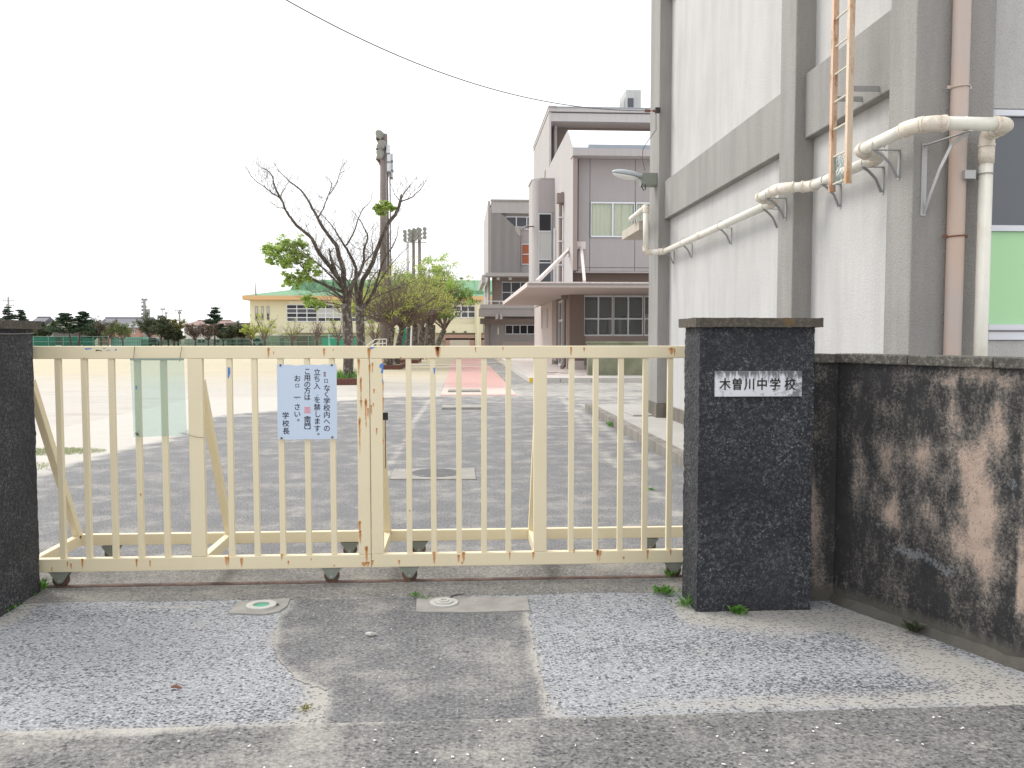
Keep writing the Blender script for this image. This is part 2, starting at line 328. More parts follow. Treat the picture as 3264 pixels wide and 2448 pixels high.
def mk_sand():
    b = NB('schoolyard_sand'); p = b.new('ShaderNodeNewGeometry'); s = b.new('ShaderNodeSeparateXYZ'); b.l.new(p.outputs['Position'], s.inputs[0])
    far = b.math('ADD', b.math('MULTIPLY', s.outputs[1], .01), b.math('MULTIPLY', b.math('SUBTRACT', b.noise(.05, 4), .5), .2))
    near = b.mix(b.noise(.5, 6, .6), (.46, .43, .39), (.54, .51, .465))
    farc = b.mix(b.noise(.12, 5, .6, (.4, 2, 1)), (.47, .415, .30), (.55, .495, .375))
    c = b.mix(b.ramp(far, [(.24, 0.), (.36, 1.)]), near, farc)
    g = b.ramp(b.noise(.9, 7, .7, (.35, 1.6, 1)), [(.54, 0.), (.68, .6)]); c = b.mix(g, c, (.36, .32, .28))
    c = b.mix(.5, c, b.ramp(b.noise(12, 6, .7, (.5, 1, 1)), [(.3, .8), (.7, 1.15)]), 'MULTIPLY')
    return b.done(c, .95, b.bump(b.noise(20, 5), .3, .02), spec=.1)
M['sand'] = mk_sand()
def mk_red():
    b = NB('faded_red_path'); m = b.attr(); c = b.mix(b.noise(1.5, 6, .6), (.52, .30, .27), (.58, .37, .335))
    f = b.math('ADD', m[0], b.math('MULTIPLY', b.math('SUBTRACT', b.noise(3, 6, .7), .5), 1.)); c = b.mix(b.ramp(f, [(.2, 0.), (.9, .8)]), c, (.60, .54, .48)); return b.done(c, .9)
M['red'] = mk_red()
M['sidewalk'] = plain('sidewalk_concrete', (.40, .385, .36), .9, .2, 2.2, .4, 90, .005, streak=0)
M['kerb'] = mk_stucco('dirty_kerb', (.30, .28, .25), (.10, .09, .075), .7, .5, .4)
M['iron'] = plain('grey_iron_cover', (.22, .22, .22), .6, .2, 8, .5, 40, .004)
M['cover_green'] = NB('green_valve_paint').done((.08, .38, .22), .4)
M['cover_white'] = plain('pale_valve_cover', (.50, .49, .46), .45, .15, 30)
M['petal'] = NB('fallen_petal').done((.72, .68, .69), .6)
def mk_stain():
    b = NB('rust_stain'); uv = b.new('ShaderNodeUVMap'); s = b.new('ShaderNodeSeparateXYZ'); b.l.new(uv.outputs[0], s.inputs[0])
    x = b.math('ABSOLUTE', b.math('MULTIPLY', b.math('SUBTRACT', s.outputs[0], .5), 2.)); y = s.outputs[1]
    n = b.noise(55, 5, .75, (1, 1, .35)); n2 = b.noise(160, 4, .7)
    w_ = b.math('ADD', .35, b.math('MULTIPLY', y, .55)); f = b.math('SUBTRACT', w_, x)
    f = b.math('ADD', f, b.math('MULTIPLY', b.math('SUBTRACT', n, .5), 1.5)); f = b.math('MULTIPLY', f, b.ramp(y, [(0., 0.), (.35, .75), (.93, 1.), (1., .2)]))
    a = b.ramp(f, [(.08, 0.), (.62, .92)])
    core = b.math('ADD', b.math('MULTIPLY', f, .6), b.math('MULTIPLY', b.ramp(y, [(.55, 0.), (.85, .5)]), n2)); c = b.mix(b.ramp(core, [(.58, 0.), (.80, 1.)]), (.66, .28, .07), (.17, .06, .02))
    m = b.done(c, .8, alpha=a); return m
M['stain'] = mk_stain()

# ------------------------------------------------------------------ object helpers
def tag(o, label=None, cat=None, group=None, kind=None):
    for k, val in (('label', label), ('category', cat), ('group', group), ('kind', kind)):
        if val: o[k] = val
    return o
def empty(name, loc, label, cat, group=None):
    o = bpy.data.objects.new(name, None); COL.objects.link(o); o.location = loc; o.empty_display_size = .1
    PW[o] = Vector(loc); return tag(o, label, cat, group)
PW = {}
def link(name, me, mat, parent=None, smooth=False):
    if mat and not me.materials: me.materials.append(mat)
    o = bpy.data.objects.new(name, me); COL.objects.link(o)
    if smooth: me.polygons.foreach_set('use_smooth', [True]*len(me.polygons))
    if parent is not None:
        o.parent = parent; org = PW.get(parent, Vector((0, 0, 0))); o.location = -org; PW[o] = Vector((0, 0, 0))
        o.matrix_parent_inverse = Matrix.Identity(4)
        if parent in PW and PW[parent].length == 0: o.location = (0, 0, 0)
    else: PW[o] = Vector((0, 0, 0))
    return o
class MB:
    def __init__(s): s.v = []; s.f = []
    def box(s, x0, x1, y0, y1, z0, z1):
        if x0 > x1: x0, x1 = x1, x0
        if y0 > y1: y0, y1 = y1, y0
        if z0 > z1: z0, z1 = z1, z0
        n = len(s.v); s.v += [(x0, y0, z0), (x1, y0, z0), (x1, y1, z0), (x0, y1, z0), (x0, y0, z1), (x1, y0, z1), (x1, y1, z1), (x0, y1, z1)]
        s.f += [tuple(n+i for i in q) for q in ((0, 3, 2, 1), (4, 5, 6, 7), (0, 1, 5, 4), (1, 2, 6, 5), (2, 3, 7, 6), (3, 0, 4, 7))]; return s
    def bar(s, a, b, w, h=None, up=(0, 0, 1)):
        h = h or w; a = Vector(a); b = Vector(b); d = (b-a).normalized(); up = Vector(up)
        if abs(d.dot(up)) > .95: up = Vector((0, 1, 0))
        r = d.cross(up).normalized(); q = r.cross(d).normalized(); n = len(s.v)
        for p in (a, b):
            for i, j in ((-1, -1), (1, -1), (1, 1), (-1, 1)): s.v.append(tuple(p+r*(w/2*i)+q*(h/2*j)))
        s.f += [tuple(n+i for i in t) for t in ((0, 1, 2, 3), (7, 6, 5, 4), (0, 4, 5, 1), (1, 5, 6, 2), (2, 6, 7, 3), (3, 7, 4, 0))]; return s
    def tube(s, pts, rad, sides=8, cap=True):
        P = [Vector(p) for p in pts]; R = rad if isinstance(rad, (list, tuple)) else [rad]*len(P); n0 = len(s.v); pr = None
        for i, p in enumerate(P):
            d = (P[min(i+1, len(P)-1)]-P[max(i-1, 0)]).normalized()
            if pr is None: pr = d.cross(Vector((0, 0, 1)) if abs(d.z) < .9 else Vector((0, 1, 0))).normalized()
            else:
                pr = (pr-d*pr.dot(d)); pr = pr.normalized() if pr.length > 1e-6 else d.orthogonal().normalized()
            q = d.cross(pr)
            for k in range(sides):
                a = 2*math.pi*k/sides; s.v.append(tuple(p+(pr*math.cos(a)+q*math.sin(a))*R[i]))
        for i in range(len(P)-1):
            for k in range(sides):
                a = n0+i*sides+k; b = n0+i*sides+(k+1) % sides; s.f.append((a, b, b+sides, a+sides))
        if cap: s.f.append(tuple(n0+k for k in range(sides))[::-1]); s.f.append(tuple(n0+(len(P)-1)*sides+k for k in range(sides)))
        return s
    def prism(s, poly, y0, y1, axis='y'):      # polygon (a,b) extruded along axis
        n = len(s.v); m = len(poly)
        for t in (y0, y1):
            for a, b in poly: s.v.append({'y': (a, t, b), 'x': (t, a, b), 'z': (a, b, t)}[axis])
        s.f.append(tuple(range(n, n+m))); s.f.append(tuple(range(n+2*m-1, n+m-1, -1)))
        for i in range(m): j = (i+1) % m; s.f.append((n+i, n+m+i, n+m+j, n+j))
        return s
    def mesh(s, name):
        me = bpy.data.meshes.new(name); me.from_pydata(s.v, [], s.f); me.update()
        bm = bmesh.new(); bm.from_mesh(me); bmesh.ops.recalc_face_normals(bm, faces=bm.faces); bm.to_mesh(me); bm.free(); return me
    def build(s, name, mat, parent=None, smooth=False, bevel=0):
        o = link(name, s.mesh(name), mat, parent, smooth)
        if bevel:
            md = o.modifiers.new('bevel', 'BEVEL'); md.width = bevel; md.segments = 2; md.limit_method = 'ANGLE'
        return o
def box(name, mat, parent, *a, bevel=0): return MB().box(*a).build(name, mat, parent, bevel=bevel)
def sheet(name, x0, x1, y0, y1, z, step, fn, mat, keep=None):     # gridded ground sheet with a 3-channel mask of wear and, at the gate, painted shade
    nx = max(2, int((x1-x0)/step)+1); ny = max(2, int((y1-y0)/step)+1)
    X, Y = np.meshgrid(np.linspace(x0, x1, nx), np.linspace(y0, y1, ny)); co_ = np.stack([X.ravel(), Y.ravel(), np.full(X.size, z)], 1)
    idx = np.arange(nx*ny).reshape(ny, nx); q = np.stack([idx[:-1, :-1], idx[:-1, 1:], idx[1:, 1:], idx[1:, :-1]], -1).reshape(-1, 4)
    if keep is not None:
        kp = keep(co_[:, 0], co_[:, 1]); q = q[kp[q].all(1)]
        used = np.unique(q); remap = -np.ones(nx*ny, int); remap[used] = np.arange(len(used)); co_ = co_[used]; q = remap[q]
    me = bpy.data.meshes.new(name); me.from_pydata(co_.tolist(), [], q.tolist())
    m = fn(co_[:, 0], co_[:, 1]); at = me.color_attributes.new('mask', 'FLOAT_COLOR', 'POINT')
    at.data.foreach_set('color', np.concatenate([np.clip(np.stack(m, 1), 0, 2), np.ones((len(co_), 1))], 1).ravel().astype(np.float32))
    o = link(name, me, mat); return tag(o, kind='structure')
def ncl(X, Y, s, seed=0):     # cheap smooth numpy noise
    r = np.random.RandomState(seed); t = 0
    for i in range(6):
        a = r.uniform(0, 6.28); f = s*r.uniform(.6, 2.2); t = t+np.sin((X*math.cos(a)+Y*math.sin(a))*f+r.uniform(0, 6.28))/6
    return t
def segd(X, Y, pts):
    d = np.full(X.shape, 1e9)
    for (ax, ay), (bx, by) in zip(pts[:-1], pts[1:]):
        dx, dy = bx-ax, by-ay; t = np.clip(((X-ax)*dx+(Y-ay)*dy)/(dx*dx+dy*dy+1e-9), 0, 1); d = np.minimum(d, np.hypot(X-ax-t*dx, Y-ay-t*dy))
    return d
def blob(X, Y, cx, cy, rx, ry, a=1.): return a*np.exp(-((X-cx)/rx)**2-((Y-cy)/ry)**2)
def inside(X, Y, poly):
    c = np.zeros(X.shape, bool); n = len(poly)
    for i in range(n):
        x0, y0 = poly[i]; x1, y1 = poly[(i+1) % n]
        k = ((y0 > Y) != (y1 > Y)) & (X < (x1-x0)*(Y-y0)/((y1-y0) if y1 != y0 else 1e-9)+x0); c ^= k
    return c
Z = lambda X: np.zeros(X.shape)

# ------------------------------------------------------------------ ground, roads, paths
tag(MB().box(-600, 600, -60, 900, -.6, -.012).build('ground', M['sand']), kind='structure')
def gp(*uv): return [tuple(aZ(u, v)[:2]) for u, v in uv]
seamL = gp((1369.5, 1274), (1345, 1310), (1318, 1345), (1300, 1392), (1282, 1420), (1268, 1445), (1240, 1482), (1225, 1520))
seamR = gp((1787, 1265), (1812, 1290), (1830, 1325), (1853, 1350), (1880, 1385), (1915, 1430), (1964, 1482), (2010, 1530), (2110, 1590), (2160, 1640))
seamK = gp((1840, 1306), (1900, 1340), (1960, 1385), (2030, 1440), (2100, 1490), (2156, 1520))
drvL = gp((40, 1600), (150, 1500), (400, 1440), (560, 1400), (700, 1330), (1000, 1290), (1150, 1268), (1300, 1262))
def drv_mask(X, Y):
    edge = np.interp(Y, [p[1] for p in drvL], [p[0] for p in drvL])
    sand = np.clip(.5-(X-edge)*.9+ncl(X, Y, 1.7, 3)*.35, 0, 1.3)
    sand = np.where(X > edge+1.4, 0, sand)+np.clip((Y-20.3)*.5, 0, .25)
    dust = .24*ncl(X*.35, Y*1.5, 2.2, 1)+.14*ncl(X*.5, Y*2.4, 3.0, 2)+.12*ncl(X*.8, Y*3, 4.0, 22)-.16
    dust += .34*np.exp(-(segd(X, Y, seamL)/.06)**2)*(1+.4*ncl(X, Y, 9, 4))+.30*np.exp(-(segd(X, Y, seamR)/.09)**2)+.32*np.exp(-(segd(X+.04, Y, seamK)/.12)**2)
    dust += .15*np.clip((Y-15)/6, 0, 1)+.12*np.clip((Y-8)/8, 0, 1)
    dark = .5*np.exp(-(segd(X, Y, seamR)/.012)**2)+.35*np.exp(-((Y-7.25-.04*np.sin(X*3))/.012)**2)*(np.abs(X) < 2.2)+.5*np.exp(-((X-2.47)/.05)**2)*(Y < 17.5)
    return dust, sand, dark
sheet('driveway', -6.5, 2.58, 5.62, 21.3, .0, .045, drv_mask, M['asphalt_drive'])
sheet('driveway_side_branch', 2.581, 12, 15.05, 21.3, .0, .12, lambda X, Y: (.26+.25*ncl(X*.3, Y*2, 2, 8), Z(X), Z(X)), M['asphalt_drive'])
sheet('yard_paving', -.54, 12, 21.301, 27.45, -.002, .1, lambda X, Y: (.30+.25*ncl(X*.3, Y*1.5, 1.5, 9), .25+.25*ncl(X*.4, Y*.8, 1.2, 5)+np.where(Y < 23.3, .2, 0)-np.where(X > 1.6, .2, 0), Z(X)), M['asphalt_drive'])
sheet('side_path', 1.45, 2.2, 27.451, 62, -.002, .12, lambda X, Y: (.2+.2*ncl(X, Y*1.5, 1.5, 9), .12+Z(X), Z(X)), M['asphalt_drive'])
def red_mask(X, Y): return (.25*ncl(X, Y*.5, 1.6, 2)+.35*np.clip(1-(X+.54)/.35, 0, 1)+.95*np.clip((25.6-Y)/1.6, 0, 1)+.35*np.exp(-((Y-26.2)/.5)**2)+.2*np.clip((Y-50)/8, 0, 1), Z(X), Z(X))
sheet('red_path', -.52, 1.42, 22.1, 43.4, .002, .08, red_mask, M['red'])
o = sheet('red_path', -.52, 1.42, 44.6, 58, .002, .1, red_mask, M['red'])
sheet('path_crossing', -3, 1.449, 43.401, 44.599, .001, .1, lambda X, Y: (.2+Z(X), .1+Z(X), Z(X)), M['asphalt_drive'])
for i in range(9):      # tile strip at the near end of the path
    x = -.52+i*.216; tag(MB().box(x+.008, x+.208, 21.62, 22.05, -.05, .006).build('path_tile', M['red']), kind='structure')
# foreground
def strip_mask(X, Y):
    d = np.exp(-((Y-4.93)/.03)**2)
    return (.18*ncl(X, Y*2, 3, 4)+.14*np.clip((Y-5.25)*3, 0, 1)*0+.12*np.exp(-((Y-5.2)/.12)**2)*0+.05, .30*np.exp(-((Y-5.6)/.04)**2), .20*np.exp(-((Y-5.36)/.05)**2)*np.exp(-((X+.6)/.7)**2)+.22*np.exp(-((X+2.2)/.5)**2)*np.exp(-((Y-5.0)/.1)**2))  # dark patch below the junction is the gate's soft shadow, painted in
o = sheet('gate_threshold', -3.4, 3.4, 4.885, 5.62, .006, .02, strip_mask, M['strip'])
for v in o.data.vertices:
    k_ = max(0., 1-(v.co.y-4.885)/.15)
    if k_ > 0: v.co.y += k_*(.016*math.sin(v.co.x*2.3)+.008*math.sin(v.co.x*9+1)+.012*mnoise.noise(Vector((v.co.x*14, 1, 1)))+.005*mnoise.noise(Vector((v.co.x*60, 1, 1)))); v.co.z -= .005*max(0, k_-.85)/.15
patch = gp((930, 1914), (918, 1938), (905, 1950), (886, 1968), (880, 1990), (868, 2015), (872, 2040), (868, 2062), (873, 2080), (880, 2105), (897, 2122), (925, 2150), (945, 2176), (975, 2184), (1010, 2197), (1046, 2205), (1040, 2230), (1030, 2262), (1010, 2345),
           (1775, 2345), (1752, 2250), (1745, 2200), (1728, 2150), (1715, 2100), (1708, 2060), (1705, 2020), (1692, 1980), (1688, 1950), (1681, 1906), (1500, 1902), (1250, 1902), (1080, 1904), (1010, 1907))
def apron_mask(X, Y):
    d = segd(X, Y, patch)
    sand = .75*np.exp(-(d/.05)**2)*(.5+.5*ncl(X, Y, 14, 6))
    sand += blob(X, Y, *aZ(1010, 2240)[:2], .10, .30, .8)+blob(X, Y, *aZ(560, 1935)[:2], .30, .05, .7)+blob(X, Y, *aZ(640, 1985)[:2], .08, .2, .4)
    wall = np.array([aZ(2230, 1960)[:2], aZ(2600, 1975)[:2], aZ(2740, 1985)[:2], aZ(3000, 2120)[:2], aZ(3264, 2220)[:2], (3.0, 2.9)])
    dw = segd(X, Y, wall); sand += np.clip(1.05-dw*3.3+ncl(X, Y, 6, 7)*.25, 0, 1.1)*np.where(X > 1.15, 1, 0)
    sand += .30*np.clip(ncl(X*.6, Y*1.4, 3.0, 31), 0, 1)+.60*np.exp(-((Y-3.36)/.09)**2)*np.clip((X-.2), 0, 1)+.30*np.exp(-((Y-3.95-.2*(X-1.4))/.12)**2)*np.exp(-((X-1.3)/.5)**2)
    sand += .6*np.exp(-((Y-3.30)/.02)**2)*(X < -.6)+.7*np.clip(1-segd(X, Y, gp((0, 1990), (130, 1915)))/.10, 0, 1)
    dens = .55*blob(X, Y, *aZ(2500, 2060)[:2], .9, .16)+.8*blob(X, Y, *aZ(2760, 2190)[:2], .5, .12)+.35*blob(X, Y, *aZ(2250, 1960)[:2], .5, .12)+.3*blob(X, Y, *aZ(250, 1960)[:2], .6, .1)+.3*blob(X, Y, *aZ(750, 2290)[:2], .7, .1)
    return Z(X), sand, dens
sheet('stone_paving', -4.5, 4.6, 3.20, 4.95, .0, .022, apron_mask, M['speckle'])
def patch_mask(X, Y):
    d = segd(X, Y, patch); c1 = aZ(1180, 2035); c2 = aZ(1250, 2150)
    dust = .10*ncl(X, Y*1.5, 5, 3)+.5*np.exp(-(d/.035)**2)+.30*np.clip((X-.05)/.5, 0, 1)*np.clip(.5+ncl(X, Y, 5, 11), 0, 1)+blob(X, Y, *aZ(1520, 2085)[:2], .25, .12, .22)+blob(X, Y, *aZ(1640, 2130)[:2], .10, .3, .25)+blob(X, Y, *aZ(1300, 2150)[:2], .2, .08, .25)
    return dust-.06, .45*np.exp(-(segd(X, Y, patch[19:29])/.05)**2), Z(X)
def patch_keep(X, Y): return inside(X+.012*ncl(X, Y, 70, 1), Y+.012*ncl(X, Y, 80, 2), patch)
sheet('asphalt_patch', -1.2, .7, 3.2, 4.95, .003, .012, patch_mask, M['asphalt_patch'], keep=patch_keep)
def road_mask(X, Y):
    return (.12*ncl(X, Y*2, 3.5, 3)+.22*np.exp(-((X+1.0)/.8)**2)*np.clip(.5+ncl(X, Y, 4, 9), 0, 1)-.12*np.clip(X-.9, 0, 1)+.10*np.clip(-X-.2, 0, 1), .5*np.exp(-((Y-3.27)/.02)**2)*(X < 1.6)+blob(X, Y, *aZ(330, 2345)[:2], .35, .04, .5)+.40*np.clip(.5+ncl(X, Y*3, 6, 2), 0, 1)*np.exp(-((Y-3.15)/.1)**2)*(X < 0), Z(X))
sheet('road', -7, 8, -6, 3.275, .005, .05, road_mask, M['asphalt'])
# concrete pads with valve covers
M['pad'] = plain('valve_pad_concrete', (.32, .305, .28), .9, .35, 9, .5, 90, .005)
def pad(uvs, z): 
    p = [tuple(aZ(u, v)[:2]) for u, v in uvs]; return MB().prism(p, -.05, z, 'z').build('valve_pad', M['pad'])
tag(pad([(728, 1958), (760, 1922), (925, 1910), (915, 1935), (890, 1952), (840, 1962)], .008), kind='structure')
tag(pad([(1328, 1912), (1680, 1905), (1688, 1950), (1500, 1956), (1326, 1954)], .009), kind='structure')
def disc(name, c, r, z0, z1, mat, par, n=32, hole=0):
    m = MB()
    if not hole: m.prism([(c[0]+r*math.cos(2*math.pi*k/n), c[1]+r*math.sin(2*math.pi*k/n)) for k in range(n)], z0, z1, 'z')
    else:
        for k in range(n):
            a, b = 2*math.pi*k/n, 2*math.pi*(k+1)/n
            m.prism([(c[0]+q*math.cos(t), c[1]+q*math.sin(t)) for q, t in ((r, a), (r, b), (hole, b), (hole, a))], z0, z1, 'z')
    return m.build(name, mat, par)
c = aZ(833, 1937); t = empty('valve_cover', (c.x, c.y, 0), 'small round valve cover with green recessed centre, before the left gate leaf', 'valve cover', 'valve covers before the gate')
disc('ring', c, .082, 0, .020, M['cover_white'], t, hole=.045); disc('lid', c, .044, 0, .012, M['cover_green'], t)
c = aZ(1415, 1928); t = empty('valve_cover', (c.x, c.y, 0), 'small round all white ringed valve cover before the right gate leaf', 'valve cover', 'valve covers before the gate')
disc('ring', c, .080, 0, .018, M['cover_white'], t, hole=.052); disc('lid', c, .050, 0, .024, M['cover_white'], t); disc('boss', c, .03, 0, .030, M['cover_white'], t, hole=.018)
for (u, v, pts) in ((873, 1933, [(874, 1928), (880, 1934), (890, 1936)]), (1450, 1912, [(1432, 1915), (1445, 1908), (1465, 1903), (1485, 1902)])):
    m = MB(); P = [aZ(a, b)+Vector((0, 0, .016)) for a, b in pts]; m.tube(P, [.003, .005, .003, .002][:len(P)], 5)
    tag(m.build('twig', M['twig']), 'short dark twig lying beside the '+('green centred' if u < 1000 else 'white')+' valve cover', 'twig', 'fallen twigs before the gate')
# manhole in the driveway + hatches
p = [tuple(aZ(u, v)[:2]) for u, v in ((1256, 1497), (1512, 1494), (1517, 1530), (1243, 1530))]
t = empty('manhole', ((p[0][0]+p[2][0])/2, p[0][1], 0), 'round iron manhole cover set in a pale concrete square behind the gate junction', 'manhole')
MB().prism(p, -.05, .012, 'z').build('surround', M['pad'], t); c = aZ(1388, 1511)
lid = disc('lid', c, .27, 0, .020, M['iron'], t, 40)
for k in range(-5, 6):
    h = math.sqrt(max(.0, .25**2-(k*.045)**2)); MB().box(c.x-h, c.x+h, c.y+k*.045-.008, c.y+k*.045+.008, .0201, .026).build('rib', M['iron'], lid)
for nm, (u0, u1, v0, v1), lb in (('hatch', (1408, 1538, 1298, 1306), 'thin concrete hatch slab on the grey driveway, nearer of the two'), ('hatch', (1428, 1530, 1246, 1250.5), 'thin concrete hatch slab at the start of the red path')):
    a = aZ(u0, v1); b = aZ(u1, v0); t = tag(MB().box(a.x, b.x, a.y, a.y+.62, -.02, .05).build(nm, M['pad'], bevel=.01), lb, 'hatch', 'concrete hatches along the drive')
# right side pavement + kerb
tag(MB().box(2.66, 9, 5.7, 15.0, -.1, .12).build('side_pavement', M['sidewalk']), kind='structure')
kb = empty('kerb', (2.59, 5.7, 0), 'dirty concrete kerb beside the driveway along the grey building', 'kerb'); kb['kind'] = 'structure'; del kb['category']; del kb['label']
y = 6.0
while y < 17.0:
    MB().box(2.50+.004*rnd.random(), 2.658, y+.004, min(y+.6, 17.2)-.004, -.1, .135+.004*rnd.random()).build('kerb_stone', M['kerb'], kb, bevel=.008); y += .6
for k in range(3): MB().box(2.50+k*1.35+.17, 2.50+(k+1)*1.35+.16, 15.004, 17.2, -.1, .118).build('paving_slab', M['sidewalk'], kb, bevel=.01)
MB().box(2.95, 3.6, 14.55, 15.3, .119, .15).build('step_slab', M['sidewalk'], kb, bevel=.01)
# terrace in front of the school entrance
tr = empty('terrace', (2.2, 27.5, 0), '-', 'x'); tr['kind'] = 'structure'; del tr['category']; del tr['label']
MB().box(2.42, 14, 27.72, 60, -.1, .15).build('terrace_floor', plain('terrace_concrete', (.56, .51, .48), .9, .06, 1), tr)
x = 2.2
while x < 12:
    MB().box(x+.006, x+.994, 27.5, 27.715, -.1, .156).build('edge_stone', M['conc_light'], tr, bevel=.01); x += 1
y = 27.72
while y < 44:
    MB().box(2.2, 2.415, y+.006, y+.994, -.1, .156).build('edge_stone', M['conc_light'], tr, bevel=.01); y += 1
MB().box(2.195, 2.30, 27.495, 27.60, .0, .161).build('yellow_marking', plain('yellow_paint', (.68, .48, .05), .7), tr)
for a, b, y0, y1 in ((2.75, 3.35, 30.2, 30.5), (2.9, 3.6, 31.4, 31.8), (3.6, 3.9, 30.9, 31.3), (3.9, 4.2, 28.9, 29.0)): MB().box(a, b, y0, y1, .15, .156).build('drain_grate', M['joint'], tr)
# sand patch weeds
def blades(area, n, h, wd, seed, zs=0.):
    r = np.random.RandomState(seed); v = []; f = []
    for i in range(n):
        x, y = area(r); a = r.uniform(0, 6.28); l = h*r.uniform(.5, 1.2); b = r.uniform(.2, .9)*l; k = len(v)
        dx, dy = math.cos(a), math.sin(a); px, py = -dy*wd, dx*wd
        v += [(x-px, y-py, zs), (x+px, y+py, zs), (x+dx*b*.5+px*.7, y+dy*b*.5+py*.7, zs+l*.7), (x+dx*b*.5-px*.7, y+dy*b*.5-py*.7, zs+l*.7), (x+dx*b, y+dy*b, zs+l*.95)]
        f += [(k, k+1, k+2, k+3), (k+3, k+2, k+4)]
    me = bpy.data.meshes.new('blades'); me.from_pydata(v, [], f); return me
def ell(cx, cy, rx, ry):
    def g(r):
        while 1:
            a, b = r.uniform(-1, 1, 2)
            if a*a+b*b < 1 and r.rand() > (a*a+b*b)*.6: return cx+a*rx, cy+b*ry
    return g
c1 = aZ(200, 1440); c2 = aZ(140, 1480)
tag(link('grass', blades(lambda r: ell(c1.x-.2, c1.y, .75, .38)(r) if r.rand() < .65 else ell(c2.x-.5, c2.y-.3, .7, .5)(r), 5200, .022, .0035, 3), M['grass']), 'thin patch of grass on the sand behind the left pillar', 'grass', kind='stuff')

# ------------------------------------------------------------------ pillars and boundary wall
def rough_box(x0, x1, y0, y1, z0, z1, st=.02, amp=.004, rot=None):
    bm = bmesh.new()
    def face(o, a, b, na, nb):
        g = [[bm.verts.new(o+a*(i/na)+b*(j/nb)) for i in range(na+1)] for j in range(nb+1)]
        for j in range(nb):
            for i in range(na): bm.faces.new((g[j][i], g[j][i+1], g[j+1][i+1], g[j+1][i]))
    dx, dy, dz = Vector((x1-x0, 0, 0)), Vector((0, y1-y0, 0)), Vector((0, 0, z1-z0)); o = Vector((x0, y0, z0))
    nx, ny, nz = [max(1, int(abs(q)/st)) for q in (x1-x0, y1-y0, z1-z0)]
    face(o, dx, dz, nx, nz); face(o+dx, dy, dz, ny, nz); face(o+dx+dy, -dx, dz, nx, nz); face(o+dy, -dy, dz, ny, nz); face(o+dz, dx, dy, nx, ny); face(o+dy, dx, -dy, nx, ny)
    bmesh.ops.remove_doubles(bm, verts=bm.verts, dist=.0005)
    ctr = Vector(((x0+x1)/2, (y0+y1)/2, 0))
    for v in bm.verts:
        d = mnoise.noise_vector(v.co*45)*amp+mnoise.noise_vector(v.co*9)*amp*.8; v.co += d
    me = bpy.data.meshes.new('m'); bm.to_mesh(me); bm.free(); return me
def plank(name, mat, par, me): return link(name, me, mat, par)
def text_mesh(ch, size, mat, place, rotz=0, sx=1., thick=0.):
    cu = bpy.data.curves.new('t', 'FONT'); cu.body = ch; cu.size = 1; ob = bpy.data.objects.new('t', cu); COL.objects.link(ob)
    dg = bpy.context.evaluated_depsgraph_get(); me = bpy.data.meshes.new_from_object(ob.evaluated_get(dg)); bpy.data.objects.remove(ob)
    if not me.vertices: return None
    P = np.array([v.co[:] for v in me.vertices]); 
    P[:, 0] -= .5 if len(ch) == 1 and ord(ch) > 255 else (P[:, 0].max()+P[:, 0].min())/2
    P[:, 1] -= .38
    if rotz: c, s = math.cos(rotz), math.sin(rotz); P[:, :2] = P[:, :2] @ np.array([[c, s], [-s, c]])
    P[:, 0] *= size*sx; P[:, 1] *= size
    for v, p in zip(me.vertices, P): v.co = place+Vector((p[0], 0, p[1]))
    if thick:
        V0 = [Vector(v.co) for v in me.vertices]; F0 = [tuple(p.vertices) for p in me.polygons]; V = []; F = []; e_ = thick*size
        for q, (a_, b_) in enumerate(((0, 0), (e_, 0), (-e_, 0), (0, e_), (0, -e_))):
            n_ = len(V); V += [v+Vector((a_, -.00008*q, b_)) for v in V0]; F += [tuple(n_+i for i in f) for f in F0]
        me = bpy.data.meshes.new('character'); me.from_pydata(V, [], F)
    me.materials.clear(); me.materials.append(mat); return me
pr = empty('gate_pillar', (1.6, 4.66, 0), 'blackened rough stone pillar with white school name plaque, right of the gate', 'pillar', 'gate pillars')
plank('shaft', M['pillar'], pr, rough_box(1.275, 1.905, 4.525, 4.83, -.05, 1.55, .012, .005))
plank('cap', M['cap'], pr, rough_box(1.245, 1.935, 4.49, 4.86, 1.548, 1.597, .02, .003))
q0 = aY(2282, 1183, 4.5); q1 = aY(2558, 1264, 4.5)
pq = MB().box(q0.x, q1.x, 4.508, 4.53, q1.z, q0.z).build('name_plaque', M['plaque'], pr, bevel=.003)
for ch, cx in (('木', 825), ('曽', 948), ('川', 1072), ('中', 1198), ('学', 1330), ('校', 1480)):
    p = aY(2050+cx/3.16, 1000+708/3.16, 4.5075); me = text_mesh(ch, .068, M['wood'], Vector((p.x, 4.5070, p.z)), sx=.92, thick=.022)
    if me: link('character', me, None, pq)
pl = empty('gate_pillar', (-2.8, 4.8, 0), 'blackened rough stone pillar cut by the left edge of the view', 'pillar', 'gate pillars')
plank('shaft', M['pillar'], pl, rough_box(-3.15, -2.462, 4.50, 5.10, -.05, 1.542))
plank('cap', M['cap'], pl, rough_box(-3.19, -2.425, 4.46, 5.135, 1.540, 1.586, .02, .003))
m = MB(); m.tube([(-2.455, y, 1.518-.006*math.sin((y-4.5)*5)) for y in np.linspace(4.5, 5.1, 8)], .0025, 5)
tag(m.build('wire', M['steel']), 'thin wire wrapped under the cap of the left pillar', 'wire')
